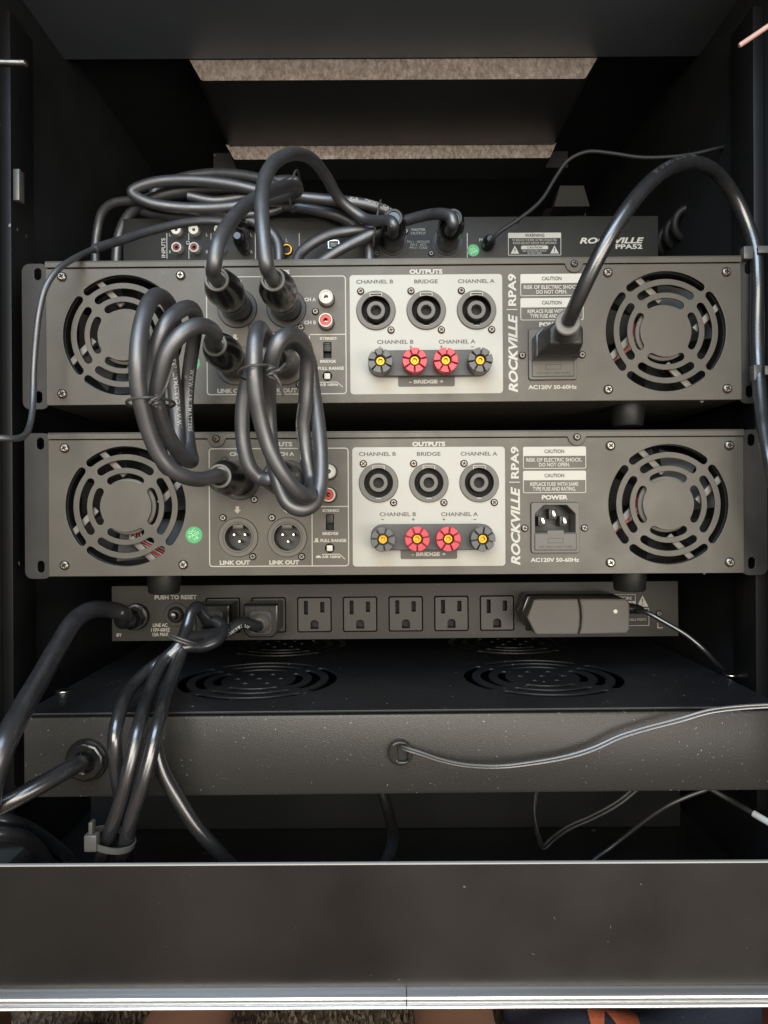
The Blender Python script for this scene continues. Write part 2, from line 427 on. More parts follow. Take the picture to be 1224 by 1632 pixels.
# ribbed aluminium edging in two lengths
za = P(612, 1612, YR - 6).z; zb = zlow
def edging(x0, x1):
    h = zb - za
    prof = [(YR + 11.5, zb), (YR - 0.5, zb)]
    for (c0, c1, d) in ((0.06, 0.46, 4.4), (0.52, 0.98, 5.4)):
        for k in range(9):
            a = math.pi * k / 8; prof.append((YR - 1.6 - d * math.sin(a) ** 0.8, zb - h * (c0 + (c1 - c0) * (1 - math.cos(a)) / 2)))
    prof += [(YR - 0.5, zb - h), (YR + 11.5, zb - h)]
    return MB().prism(prof, x0, x1, 'YZ')
xs = P(648, 1590, YR - 5).x
cpart('edge_extrusion', edging(-XW2, xs - 0.25), M_ALU, ang=20)
cpart('edge_extrusion', edging(xs + 0.25, XW2), M_ALU, ang=20)
# stepped blocking under the ceiling, raw at the cut edges
def batten(px0, px1, qx0, qx1, py0, py1, Y0, Y1):
    t0, t1 = P(px0, py0, Y0), P(px1, py0, Y0); b0, b1 = P(qx0, py1, Y0), P(qx1, py1, Y0)
    zt, zb_ = (t0.z + t1.z) / 2, (b0.z + b1.z) / 2
    poly = [(t0.x, zt), (t1.x, zt), (b1.x + 1.3, zb_ + 2.4), (b1.x + 0.2, zb_ + 0.6), (b1.x - 1.6, zb_), (b0.x + 1.6, zb_), (b0.x - 0.2, zb_ + 0.6), (b0.x - 1.3, zb_ + 2.4)]
    mb = MB().prism(poly, Y0, Y1, 'XZ', 0)
    mb.mi[0] = 1
    return mb
ob('batten', batten(302, 952, 321, 933, 94, 127, 110, 214).mesh([M_LAMIN, M_RAW], False, off=(0, 0, -270)), case)
ob('batten', batten(360, 887, 373, 876, 229, 253, 215, 258).mesh([M_LAMIN, M_RAW], False, off=(0, 0, -270)), case)
mb = MB().box(P(340, 262, 258).x, P(905, 262, 258).x, 258.5, 400, P(612, 268, 258).z, ZT - 0.3)
cpart('blocking', mb, M_LAMIN)
# rack rails
for sgn in (-1, 1):
    x0, x1 = sorted((sgn * 244.5, sgn * 251.6))
    mb = MB().box(x0, x1, 9.0, 40.0, -200, 330, 0.5)
    cpart('rack_rail', mb, M_RAIL)
for (a, b, Y) in (((-20, 100), (42, 101), -40), ):
    p, q = P(*a, Y), P(*b, Y)
    cpart('latch_pin', MB().tube([p, q - Vector((0.6, 0, 0)), q], [2.1, 2.1, 1.6], 14), M_STEEL)
p, q = P(28, 271, 4), P(28, 321, 4)
cpart('rail_lug', MB().box(p.x - 2.0, p.x + 2.0, 2, 9, q.z, p.z, 0.4), mat('lug_steel', (0.16, 0.155, 0.14), 0.4, 0.5))
# back of a lower drawer that closes the dark gap
cpart('drawer_back', MB().box(-236, 236, 112, 124, ZB + 0.4, -180), M_LAMIN)
# casters at the corners
for x in (-235, 235):
    for y in (-60, 395):
        c = cpart('caster', MB().box(x - 22, x + 22, y - 22, y + 22, ZB - 19, ZB - 13.3, 1).box(x - 16, x - 13, y - 15, y + 15, ZB - 95, ZB - 19).box(x + 13, x + 16, y - 15, y + 15, ZB - 95, ZB - 19), M_STEEL)
        w = ob('wheel', MB().lathe([(30, 0), (36, 3), (37, 12), (36, 21), (30, 24)], (x - 12, y, FLOOR_Z + 37), 'X', 28).mesh(M_RUBBER, off=(0, 0, -270)), c)

# ================================================================== power amplifiers
AO = P(632, 916, 0)                            # bottom middle of the lower amplifier's back plate
SA = S(0)
def LA(px, py):
    p = P(px, py, 0) - AO
    return p.x, p.z
FA = (LA, SA)
def make_amp():
    root = thing('power_amplifier', '', 'amplifier', AO)
    W2 = 1108 / 2 * SA; HT = 229 * SA
    zlip = HT - 11.5 * SA                       # the lid's lip covers the top
    # back plate with its grille slots and sunk openings
    holes = []
    FANS = ((200, 807.2), (1065.5, 803.6))
    for (fx, fy) in FANS:
        cx, cz = LA(fx, fy)
        for (r, hw, ah) in ((89.6, 6.2, 39), (67.9, 6.2, 35), (47.0, 6.0, 30)):
            for a in (0, 90, 180, 270): holes.append(arcslot(cx, cz, r * SA, hw * SA, a, ah))
    JK = {'out_b': (380, 856.3), 'out_a': (458, 856.3), 'in_b': (382.5, 765.5), 'in_a': (460.8, 765.5)}
    for k, p in JK.items(): holes.append(circ(*LA(*p), 21.5 * SA, 28))
    SPK = ((603.3, 769.6), (683.4, 769.4), (763.5, 769.2))
    for p in SPK: holes.append(circ(*LA(*p), 24 * SA, 28))
    ix, iz = LA(884, 841); holes.append(rrect(ix, iz, 70 * SA, 74 * SA, 2))
    sx, sz = LA(525.7, 832.3); holes.append(rrect(sx, sz, 12.4 * SA, 25 * SA, 0.3))
    bx, bz = LA(525.4, 873.7); holes.append(circ(bx, bz, 7.6 * SA, 20))
    outer = [(-W2, 0), (W2, 0), (W2, zlip), (-W2, zlip)]
    bp = ob('back_plate', plate([outer] + holes, 1.4, M_AMP, bevel=0.25), root)
    # lid with folded lip, small round tabs where its screws sit
    lid = MB().box(-W2, W2, -1.0, 300, HT - 1.2, HT, 0.3)
    ob('lid', lid.mesh(M_AMP), root)
    tabs = [LA(345.5, 700.8), LA(918.5, 698)]
    pts = [(-W2, HT - 0.9)]
    pts += [(-W2, zlip + 0.35)]
    for (tx, tz) in tabs:
        pts += [(tx - 6.2, zlip + 0.35)] + [(tx + 6.0 * math.cos(a), tz + 1.0 - 6.0 * math.sin(a)) for a in [math.pi * (0.92 - 0.84 * k / 8) for k in range(0)]]
        pts += [(tx + 5.6 * math.cos(R(b)), tz + 0.6 + 5.6 * math.sin(R(b))) for b in range(190, 351, 16)] + [(tx + 6.2, zlip + 0.35)]
    pts += [(W2, zlip + 0.35), (W2, HT - 0.9)]
    ob('lid_lip', plate([pts], 1.2, M_AMP, bevel=0.3), root, (0, -1.3, 0))
    for t in tabs: screw(t[0], t[1] + 0.5, root, False, -1.35)
    # rest of the chassis: floor, sides, inner back
    ob('chassis', MB().box(-W2, W2, 1.5, 300, 0, 1.0).box(-W2, -W2 + 1, 1.5, 300, 1, HT - 1.3).box(W2 - 1, W2, 1.5, 300, 1, HT - 1.3)
       .box(-W2, W2, 300, 301, 0, HT).mesh(M_AMP, False), root)
    ob('inner_shield', MB().box(-W2 + 1.3, W2 - 1.3, 48, 49, 1.2, HT - 1.5).mesh(M_AMPIN, False), root)
    # rack ears, set back a little
    for sgn in (-1, 1):
        w = 43 * SA; h = HT + 2.4
        loop = rrect(sgn * (W2 + w / 2 + 0.4), h / 2 - 2.0, w, h, 5.0)
        hs = [rrect(sgn * (W2 + 0.42 * w), zz, 4.6, 7.6, 2.2) for zz in (6.0, HT - 6.5)]
        ear = ob('rack_ear', plate([loop] + hs, 1.8, M_EAR, bevel=0.3), root, (0, 4.5, 0))
        x0, x1 = sorted((sgn * (W2 + 0.3), sgn * (W2 + 2.2)))
        ob('ear_flange', MB().box(x0, x1, 4.7, 40, 2, HT - 3).mesh(M_EAR, False), ear, (0, -4.5, 0))
    # fans behind the slots
    for i, (fx, fy) in enumerate(FANS):
        cx, cz = LA(fx, fy)
        f = ob('fan', None, root, (cx, 3.5, cz)); f.empty_display_size = 0.01
        ring = plate([rrect(0, 0, 80, 80, 6), circ(0, 0, 38.6, 48)], 5, M_FAN)
        ob('frame', ring, f)
        ob('hub', MB().lathe([(18.2, 0), (18.2, 2.2), (17.2, 3.0)], (0, 3.2, 0), n=36).mesh(M_STRUT), f)
        for k in range(4):
            mb = MB().box(-51, -16.5, 0.5, 3.2, -2.0, 2.0, 0.3)
            a = R(-45)
            o2 = ob('strut', mb.mesh(M_STRUT), f, (0, 0, 0))
            # tangential pin-wheel struts
            q = Vector((0, 0, 18.6)); q.rotate(Matrix.Rotation(R(90 * k), 3, 'Y'))
            o2.location = q * K; o2.rotation_euler = (0, R(90 * k) + R(45), 0)
            o2.data.transform(Matrix.Translation((14 * K, 0, 0)))
        blades = MB()
        for k in range(7):
            a = 2 * math.pi * k / 7; vs = []
            for (r, da, yy) in ((17, -0.25, 9), (37.5, -0.05, 8), (37.5, 0.62, 17), (17, 0.42, 17)):
                vs.append((r * math.cos(a + da), yy, r * math.sin(a + da)))
            blades.add(vs + [(v[0], v[1] + 1.0, v[2]) for v in vs], [(0, 1, 2, 3), (7, 6, 5, 4), (0, 4, 5, 1), (1, 5, 6, 2), (2, 6, 7, 3), (3, 7, 4, 0)])
        blades.lathe([(17.5, 0), (17.5, 12)], (0, 20, 0), n=30)
        ob('blades', blades.mesh(M_FAN), f)
        # loom of thin wires tucked beside the hub
        s_ = -1 if i else 1
        for j, (dx, m) in enumerate(((0, M_WIREGREY), (2.4, M_WIRERED), (4.6, M_WIREGREY), (6.4, M_WIRERED), (8.2, M_WIREGREY))):
            if i: pts = [(-37 + dx * 0.8, 5.2, -24 + dx), (-28 + dx, 5.0, -14 + dx * 0.6), (-20 + dx * 0.7, 5.0, -3 + dx * 0.2), (-17 + dx * .4, 8, 8)]
            else: pts = [(30 - dx, 5.2, -33 - dx * 0.4), (19 - dx, 5.0, -27 - dx * 0.3), (8 - dx, 5.0, -21 - dx * .2), (4 - dx * .5, 8, -12)]
            ob('wire', MB().tube(catmull([Vector(q) + Vector((0, 1.5, 0)) for q in pts], 6), 0.6, 8).mesh(m), f)
    for p in ((103.6, 714.2), (292.6, 712.8), (103.6, 900.8), (292.5, 899.7), (972.5, 710.5), (1161.3, 710), (972.8, 896.5), (1162.3, 895.8)):
        screw(*LA(*p), root)
    # inspection sticker
    x, z = LA(309.2, 852.5)
    st = ob('round_sticker', flat([circ(0, 0, 13.3 * SA, 28)], M_GREEN), root, (x, -0.12, z), (0, R(-28), 0))
    ob('lettering', text_mesh('QC\nPASS\n18', 7.0, 7.0, mat('sticker_print', (0.62, 0.85, 0.62), 0.5)), st, (0, -0.2, 0))
    # input section
    def rc(x0, y0, x1, y1): 
        c = LA((x0 + x1) / 2, (y0 + y1) / 2); return c, (x1 - x0) * SA, (y1 - y0) * SA
    c, w, h = rc(333, 714, 556, 903)
    ob('input_border', outline_mesh(w, h, 2.2, 0.62, M_PRINT), root, (c[0], -0.1, c[1]))
    c, w, h = rc(498, 806.6, 556, 808)
    ob('divider_line', flat([rrect(0, 0, w, 0.6, 0.05)], M_PRINT), root, (c[0], -0.12, c[1]))
    c, w, h = rc(496.8, 810, 498.2, 902)
    ob('divider_line', flat([rrect(0, 0, 0.6, h + 0.6, 0.05)], M_PRINT), root, (c[0], -0.12, c[1]))
    B = dict(bold=0.045)
    lettering('INPUTS', 425, 466, 704.4, 711.6, FA, root, **B)
    lettering('CH B', 366, 390, 720.4, 726.8, FA, root, **B)
    lettering('CH A', 444.7, 469, 720.4, 726.8, FA, root, **B)
    lettering('LINK OUT', 350.4, 398.4, 893.2, 900.2, FA, root, **B)
    lettering('LINK OUT', 429.2, 476.8, 892.8, 899.8, FA, root, **B)
    lettering('CH A', 489, 508, 748.6, 754.6, FA, root, **B)
    lettering('CH B', 489, 508, 785.2, 791.2, FA, root, **B)
    lettering('STEREO', 513.7, 540.5, 811.5, 816, FA, root, **B)
    lettering('BRIDGE', 514, 539.2, 848, 852.6, FA, root, **B)
    lettering('FULL RANGE', 510.5, 552, 858.8, 864, FA, root, **B)
    lettering('A/B 160Hz', 513, 543, 885, 889.5, FA, root, **B)
    x, z = LA(504.5, 861)
    ob('button_icon', flat([[(-1.6, -1.3), (1.6, -1.3), (1.6, -0.6), (0.9, -0.6), (0.9, 1.3), (-0.9, 1.3), (-0.9, -0.6), (-1.6, -0.6)]], M_PRINT), root, (x, -0.12, z))
    x, z = LA(507.5, 887.2)
    ob('button_icon', flat([[(-1.7, -0.8), (1.7, -0.8), (1.7, -0.2), (1.0, 0.8), (-1.0, 0.8), (-1.7, -0.2)]], M_PRINT), root, (x, -0.12, z))
    pts = [LA(513, 883.6), LA(541, 883.2), LA(550, 891.2)]
    loop = [(pts[0][0], pts[0][1] + .25), (pts[1][0] + .1, pts[1][1] + .25), (pts[2][0] + .2, pts[2][1] + .15), (pts[2][0] - .2, pts[2][1] - .15), (pts[1][0] - .1, pts[1][1] - .25), (pts[0][0], pts[0][1] - .25)]
    ob('filter_curve_icon', flat([loop], M_PRINT), root, (0, -0.12, 0))
    ar = [(-2.4, 0), (-1.1, 0), (-1.1, 2.3), (1.1, 2.3), (1.1, 0), (2.4, 0), (0, -2.3)]
    for p in ((378.4, 812.7), (456.8, 812.3)):
        x, z = LA(*p); ob('arrow_mark', flat([ar], M_PRINT), root, (x, -0.12, z))
    # XLR sockets
    fl_m = plate([circ(0, 0, 31.2 * SA, 40), circ(0, 0, 21.2 * SA, 36)], 1.6, M_SOCKET, bevel=0.3)
    fl_d = plate([circ(0, 0, 31.2 * SA, 40), circ(0, 0, 24.0 * SA, 36)], 1.6, M_DSOCKET, bevel=0.3)
    well_m = MB().lathe([(21.6 * SA, 0.0), (21.6 * SA, -13.0), (0.01, -13.0)], n=32); well_m.f = [f for f in well_m.f if len(f) == 4]; well_m.mi = [0] * len(well_m.f)
    well_m = well_m.mesh(M_DSOCKET)
    rim_m = plate([circ(0, 0, 31.9 * SA, 40), circ(0, 0, 31.3 * SA, 40)], 0.3, M_RECESS, smooth=False)
    inner_rim = plate([circ(0, 0, 24.5 * SA, 36), circ(0, 0, 23.9 * SA, 36)], 0.3, M_RECESS, smooth=False)
    pin_m = MB().lathe([(1.15, 0), (1.15, 7.5), (0.7, 8.3)], n=12).mesh(M_SILVER)
    key_m = MB().box(-3.3, 3.3, -1.0, 7, 5.6, 8.4, 0.4).mesh(M_SOCKET)
    for k, p in JK.items():
        x, z = LA(*p)
        s_ = ob('xlr_socket', fl_m if k.startswith('out') else fl_d, root, (x, -1.2, z))
        ob('rim_groove', rim_m, s_, (0, 1.0, 0)); ob('inner_rim', inner_rim, s_, (0, -0.15, 0))
        ob('well', well_m, s_, (0, 0.8, 0))
        if k.startswith('out'):
            for q in ((-3.5, 1.6), (3.5, 1.6), (0, -2.9)): ob('pin', pin_m, s_, (q[0], 12.8, q[1]))
            ob('key', key_m, s_)
        for d in ((-24.2, -31.4), (22.9, 30.7)): screw(x + d[0] * SA, z - d[1] * SA, root, False)
    # phono sockets
    rca_base = MB().lathe([(5.3, 0), (5.3, 0.8), (4.9, 1.2)], n=30).mesh(M_DSOCKET)
    for (p, mo, mi_) in (((525, 752.2), M_IVORY, M_IVORY), ((524.3, 788.8), M_IVORY, M_REDRCA)):
        x, z = LA(*p)
        s_ = ob('phono_socket', rca_base, root, (x, 0, z))
        ob('shell', plate([circ(0, 0, 4.45, 30), circ(0, 0, 3.55, 30)], 7, mo, bevel=0.25), s_, (0, -7.5, 0))
        ob('insulator', plate([circ(0, 0, 3.5, 28), circ(0, 0, 1.35, 18)], 6, mi_, bevel=0.2), s_, (0, -7.0, 0))
        ob('contact', MB().lathe([(1.3, 0), (1.3, 0.3)], n=16).mesh(M_RECESS), s_, (0, -3.0, 0))
        ob('pin_slot', MB().box(-0.7, 0.7, -0.2, 0.4, -0.15, 0.15).mesh(M_SILVER), s_, (0, -3.5, 0))
    screw(*LA(507, 771), root, False)
    # slide switch and push button
    s_ = ob('slide_switch', MB().box(-2.2, 2.2, -0.6, 5, -0.6, 4.8, 0.2).mesh(M_DSOCKET), root, (sx, 0.8, sz))
    for k in range(4): ob('rib', MB().box(-2.1, 2.1, -1.1, -0.5, 0.2 + k * 1.15, 0.75 + k * 1.15, 0.1).mesh(M_DSOCKET), s_)
    ob('well', MB().box(-2.4, 2.4, 5.1, 5.6, -5, 5).mesh(M_RECESS, False), s_)
    s_ = ob('push_button', MB().box(-1.9, 1.9, -1.0, 6, -1.9, 1.9, 0.35).mesh(M_IVORY), root, (bx, 0.6, bz))
    ob('well', MB().lathe([(3.0, 0), (3.0, 0.3)], n=20).mesh(M_RECESS), s_, (0, 4.5, 0))
    # output section
    c, w, h = rc(561.9, 712.4, 805, 902.3)
    px, pz = c
    tb = LA(687.8, 855.2)
    loops = [rrect(0, 0, w, h, 2.2)]
    for p in SPK:
        q = LA(*p); loops.append(circ(q[0] - px, q[1] - pz, 24 * SA, 30))
    ob('output_panel', plate(loops, 0.1, M_PANEL, smooth=False), root, (px, -0.1, pz))
    lettering('OUTPUTS', 657, 709.5, 704, 711.4, FA, root, **B)
    G = dict(m=M_GREYPRINT, lift=0.3, bold=0.02)
    lettering('CHANNEL B', 572, 631, 720.4, 726.6, FA, root, **G)
    lettering('BRIDGE', 664.4, 702, 720.3, 726.5, FA, root, **G)
    lettering('CHANNEL A', 734, 792.5, 720, 726.2, FA, root, **G)
    lettering('CHANNEL B', 605, 663, 816.4, 822.8, FA, root, **G)
    lettering('CHANNEL A', 703, 761.6, 816.2, 822.6, FA, root, **G)
    for p, t in ((609.5, '-'), (658.7, '+'), (707.4, '+'), (757, '-')):
        lettering(t, p - 2.3, p + 2.3, *( (827.2, 828.4) if t == '-' else (825.4, 830)), FA, root, **G)
    notch = []
    hr, kw, kt = 22.9 * SA, 8.6 * SA, 25.4 * SA
    for k in range(48):
        a = 2 * math.pi * k / 48 - math.pi / 2; notch.append((hr * math.cos(a), hr * math.sin(a)))
    # keyed hole: cut the notches into the circle's outline
    keyed = []
    at = math.asin(kw / hr); ab = math.asin(4.8 * SA / hr)
    n = 20
    for k in range(n + 1):
        a = -math.pi / 2 + ab + (math.pi - ab - at) * k / n; keyed.append((hr * math.cos(a), hr * math.sin(a)))
    keyed += [(kw, kt), (-kw, kt)]
    for k in range(n + 1):
        a = math.pi / 2 + at + (math.pi - ab - at) * k / n; keyed.append((hr * math.cos(a), hr * math.sin(a)))
    keyed += [(-4.8 * SA, -25.5 * SA), (4.8 * SA, -25.5 * SA)]
    spk_fl = plate([circ(0, 0, 30.9 * SA, 44), keyed], 2.2, M_SOCKET, bevel=0.3)
    spk_rim = plate([circ(0, 0, 31.6 * SA, 44), circ(0, 0, 30.95 * SA, 44)], 0.2, M_GREYPRINT, smooth=False)
    spk_tube = MB().lathe([(25.9 * SA, 0), (25.9 * SA, -12), (0.01, -12)], n=32)
    spk_tube.f = [f for f in spk_tube.f if len(f) == 4]; spk_tube.mi = [0] * len(spk_tube.f); spk_tube = spk_tube.mesh(M_RECESS)
    spk_core = plate([circ(0, 0, 14.6 * SA, 36), circ(0, 0, 8.7 * SA, 10)], 12, M_SOCKET, bevel=0.25)
    spk_floor = MB().lathe([(8.8 * SA, 0), (8.8 * SA, 0.3)], n=20).mesh(M_RECESS)
    spk_mark = flat([[(-kw - .5, kt - 1.6), (-kw - .5, kt + .7), (kw + .5, kt + .7), (kw + .5, kt - 1.6), (kw + .05, kt - 1.6), (kw + .05, kt + .25), (-kw - .05, kt + .25), (-kw - .05, kt - 1.6)]], M_PRINT)
    for p in SPK:
        x, z = LA(*p)
        s_ = ob('speaker_socket', spk_fl, root, (x, -1.6, z))
        ob('rim_groove', spk_rim, s_, (0, 1.3, 0)); ob('well', spk_tube, s_, (0, 1.2, 0)); ob('core', spk_core, s_, (0, 0.6, 0))
        ob('core_floor', spk_floor, s_, (0, 8, 0)); ob('key_mark', spk_mark, s_, (0, -0.12, 0))
        for d in ((-24, -30.6), (23.8, 31.6)): screw(x + d[0] * SA, z - d[1] * SA, root, False, -0.15)
    # terminals
    c, w, h = rc(591, 835, 785, 876)
    ob('terminal_base', plate([rrect(0, 0, w, h, 7.6)], 5.0, M_POSTBASE, bevel=0.5), root, (c[0], -5.1, c[1]))
    c2, w2, h2 = rc(638.3, 857, 728.6, 890.9)
    ob('bridge_tab', flat([rrect(0, 0, w2, h2, 1.2)], M_GREYPRINT), root, (c2[0], -0.26, c2[1]))
    lettering('- BRIDGE +', 656, 710.6, 880, 886.2, FA, root, lift=0.45, **B)
    segs = []
    for k in range(7):
        a0 = 2 * math.pi * k / 7 + 0.075 + math.pi / 2; a1 = 2 * math.pi * (k + 1) / 7 - 0.075 + math.pi / 2
        segs.append([(7.7 * math.cos(a0 + (a1 - a0) * j / 8), 7.7 * math.sin(a0 + (a1 - a0) * j / 8)) for j in range(9)] +
                    [(3.6 * math.cos(a1 + (a0 - a1) * j / 5), 3.6 * math.sin(a1 + (a0 - a1) * j / 5)) for j in range(6)])
    for (p, m) in (((610.2, 856.6), M_POSTBLK), ((663.2, 855.9), M_POSTRED), ((711.3, 855.9), M_POSTRED), ((764.6, 855.9), M_POSTBLK)):
        x, z = LA(*p)
        x *= 0.995
        s_ = ob('binding_post', plate([circ(0, 0, 7.4, 40)], 7.6, m, bevel=0.3), root, (x, -13.0, z - 0.6), (0, random.uniform(0, 0.9), 0))
        ob('knob', plate(segs, 5.0, m, bevel=0.3), s_, (0, -4.9, 0))
        ob('sleeve', plate([circ(0, 0, 3.7, 28), circ(0, 0, 3.2, 28)], 4.0, M_RECESS, bevel=0.1), s_, (0, -3.9, 0))
        g = plate([circ(0, 0, 2.75, 28), circ(0, 0, 1.25, 14)], 3.8, M_GOLD, bevel=0.3)
        ob('gold_contact', g, s_, (0, -3.2, 0), (0, random.uniform(0, 3), 0))
        ob('gold_floor', MB().lathe([(2.7, 0), (2.7, 0.2)], n=18).mesh(M_GOLD), s_, (0, -1.4, 0))
    # name lettering, reading upwards
    def vtext(st, px0, px1, py0, py1, **kw):
        x, z = LA((px0 + px1) / 2, (py0 + py1) / 2)
        return ob('lettering', text_mesh(st, (py1 - py0) * SA, (px1 - px0) * SA, M_PRINT, **kw), root, (x, -0.18, z), (0, R(-90), 0))
    vtext('ROCKVILLE', 814, 829, 775.8, 900.5, bold=0.035, shear=0.25)
    vtext('RPA9', 814, 827, 711.7, 762.7, bold=0.03)
    x, z = LA(820, 768.5)
    ob('name_rule', flat([rrect(0, 0, 17 * SA, 0.5, 0.05)], M_PRINT), root, (x, -0.12, z))
    # caution boxes
    for (y0, yh, y1, ln, xs_) in ((711.9, 726.6, 746.9, ('RISK OF ELECTRIC SHOCK.', 'DO NOT OPEN.'), ((839, 927.5), (859, 908))),
                                  (750.3, 765.2, 785.6, ('REPLACE FUSE WITH SAME', 'TYPE FUSE AND RATING.'), ((845, 921.5), (849, 917.5)))):
        c, w, h = rc(833.6, y0, 934, y1)
        lb = ob('caution_label', outline_mesh(w, h, 1.1, 0.4, M_PRINT), root, (c[0], -0.1, c[1]))
        hh = (yh - y0) * SA
        ob('header', flat([rrect(0, h / 2 - hh / 2, w - 0.1, hh, 0.9)], M_PRINT), lb, (0, -0.05, 0))
        lettering('CAUTION', 867.5, 899, (y0 + yh) / 2 - 3, (y0 + yh) / 2 + 3.2, FA, root, m=M_GREYPRINT, lift=0.3, bold=0.03)
        ym = (yh + y1) / 2
        for j, (t, xx) in enumerate(zip(ln, xs_)):
            yy = ym - 3.9 + 7.6 * j
            lettering(t, xx[0], xx[1], yy - 3.0, yy + 3.0, FA, root, bold=0.015)
    lettering('POWER', 863.4, 905, 789, 796.2, FA, root, **B)
    lettering('AC120V 50-60Hz', 845.7, 923, 888.9, 895.6, FA, root, bold=0.03)
    # mains inlet with fuse drawer
    fw, fh = 76 * SA, 80 * SA
    ow, oh = 64.4 * SA, 43.7 * SA
    ocz = LA(884, 826.8)[1] - iz
    ch = 5.6
    opening = [(-ow / 2, ocz - oh / 2), (ow / 2, ocz - oh / 2), (ow / 2, ocz + oh / 2 - ch), (ow / 2 - ch, ocz + oh / 2), (-ow / 2 + ch, ocz + oh / 2), (-ow / 2, ocz + oh / 2 - ch)]
    inlet = ob('power_inlet', plate([rrect(0, 0, fw, fh, 1.6), opening], 2.0, M_SOCKET, bevel=0.3), root, (ix, -1.8, iz))
    ob('rim_groove', plate([rrect(0, 0, fw + .7, fh + .7, 1.8), rrect(0, 0, fw, fh, 1.6)], 0.2, M_RECESS, smooth=False), inlet, (0, 1.6, 0))
    wl = MB()
    nP = len(opening)
    wl.add([(p[0], 1.9, p[1]) for p in opening] + [(p[0], 17, p[1]) for p in opening], [(i, (i + 1) % nP, (i + 1) % nP + nP, i + nP) for i in range(nP)])
    ob('well', wl.mesh(M_SOCKET, False), inlet)
    ob('well_floor', flat([opening], M_DSOCKET), inlet, (0, 17, 0))
    for q in ((-7, -1.4), (0, 3.2), (7, -1.4)):
        ob('pin', MB().box(q[0] - 1.1, q[0] + 1.1, 3.5, 17, ocz + q[1] - 2.0, ocz + q[1] + 2.0, 0.4).mesh(M_SILVER), inlet)
        ob('pin_shroud', MB().box(q[0] - 2.6, q[0] + 2.6, 6.5, 17, ocz + q[1] - 3.6, ocz + q[1] + 3.0, 0.3).mesh(M_DSOCKET), inlet)
    dz = -fh / 2 + 7.2
    dr = ob('fuse_drawer', plate([rrect(0, dz, 65 * SA, 10.2, 0.6)], 0.8, M_SOCKET, bevel=0.2), inlet, (0, -0.7, 0))
    ob('tab', plate([rrect(0, dz + 5.8, 26 * SA, 3.0, 0.3)], 0.7, M_SOCKET, bevel=0.15), dr, (0, -0.1, 0))
    ob('groove', plate([rrect(0, dz, 68 * SA, 11.4, 0.6), rrect(0, dz, 65.4 * SA, 10.4, 0.6)], 0.2, M_DSOCKET, smooth=False), dr, (0, 0.62, 0))
    ob('fuse_mark', plate([rrect(0, dz + 0.8, 10, 3.2, 0.3), rrect(0, dz + .8, 9.4, 2.6, 0.2)], 0.15, M_DSOCKET, smooth=False), dr, (0, -0.1, 0))
    ob('lettering', text_mesh('USE ONLY 250V FUSES', 22, 1.4, M_DSOCKET), dr, (0, -0.15, dz - 3.2))
    for p in ((836, 841.8), (931.3, 841.4)): screw(*LA(*p), root, False)
    # feet
    for fx in (242, 1025):
        x = LA(fx, 916)[0]
        for y in (26, 270): ob('rubber_foot', MB().lathe([(11.5, -0.2), (11.5, 2), (10.4, 13), (9.6, 14)], (x, y, 0), (0, 0, -1), 28).mesh(M_RUBBER), root)
    return root
amp_low = make_amp()
amp_low['label'] = 'lower grey-brown power amplifier with an empty mains socket beside the caution labels'
amp_low['group'] = 'power amplifiers'
amp_up = copy_tree(amp_low)
amp_up.location = P(632 - 3.7, 916 - 274.6, 0) * K
amp_up.rotation_euler = (0, R(-0.18), 0)
amp_up['label'] = 'upper grey-brown power amplifier with a black mains plug in its socket'

# ================================================================== preamplifier
YP = 110.0
PO = P(623, 432, YP); SP = S(YP)
def LP(px, py):
    p = P(px, py, YP) - PO
    return p.x, p.z
FP = (LP, SP)
pre = thing('preamplifier', 'slim black preamplifier half hidden behind the upper amplifier, with phono sockets and warning label', 'preamplifier', PO)
PW = 853 / 2 * SP; PH = 86 * SP
ob('chassis', MB().box(-PW, PW, 0, 270, 0, PH, 0.5).mesh(M_PREAMP), pre)
for px in (266, 301, 336.4, 407, 477, 589, 744.7):
    x, z = LP(px, 392); ob('divider_line', flat([rrect(0, 0, 0.6, 41 * SP, 0.05)], M_DIMPRINT), pre, (x, -0.12, z))
x, z = LP(260.6, 395)
ob('lettering', text_mesh('INPUTS', 31 * SP, 6.4 * SP, M_DIMPRINT, bold=0.02), pre, (x, -0.15, z), (0, R(-90), 0))
for px in (271.4, 330.2, 341.5, 401):
    for t, py in (('L', 374), ('R', 401.5)): lettering(t, px - 1.7, px + 1.7, py - 2.6, py + 2.6, FP, pre, m=M_DIMPRINT)
base_m = MB().lathe([(4.9, 0), (4.9, 0.6)], n=24).mesh(M_DSOCKET)
for (px, py, m) in ((283.6, 370, M_IVORY), (311.4, 370, M_IVORY), (284.4, 398, M_REDRCA), (312, 398, M_REDRCA), (351.8, 370, M_IVORY), (352.4, 398, M_REDRCA), (390, 370, M_IVORY), (390, 398, M_REDRCA)):
    x, z = LP(px, py); s_ = ob('phono_socket', base_m, pre, (x, 0, z))
    ob('shell', plate([circ(0, 0, 3.9, 26), circ(0, 0, 2.9, 26)], 6, M_IVORY, bevel=0.2), s_, (0, -6.3, 0))
    ob('insulator', plate([circ(0, 0, 2.85, 24), circ(0, 0, 1.25, 16)], 5, mat('dark_red_plastic', (0.20, 0.02, 0.02), 0.4) if m is M_REDRCA else m, bevel=0.2), s_, (0, -5.6, 0))
    ob('contact', MB().lathe([(1.2, 0), (1.2, 0.2)], n=14).mesh(M_RECESS), s_, (0, -2.5, 0))
screw(*LP(300.3, 388), pre, False)
lettering('L', 455.6, 459, 380.5, 385.7, FP, pre, m=M_DIMPRINT)
x, z = LP(457.4, 399.4)
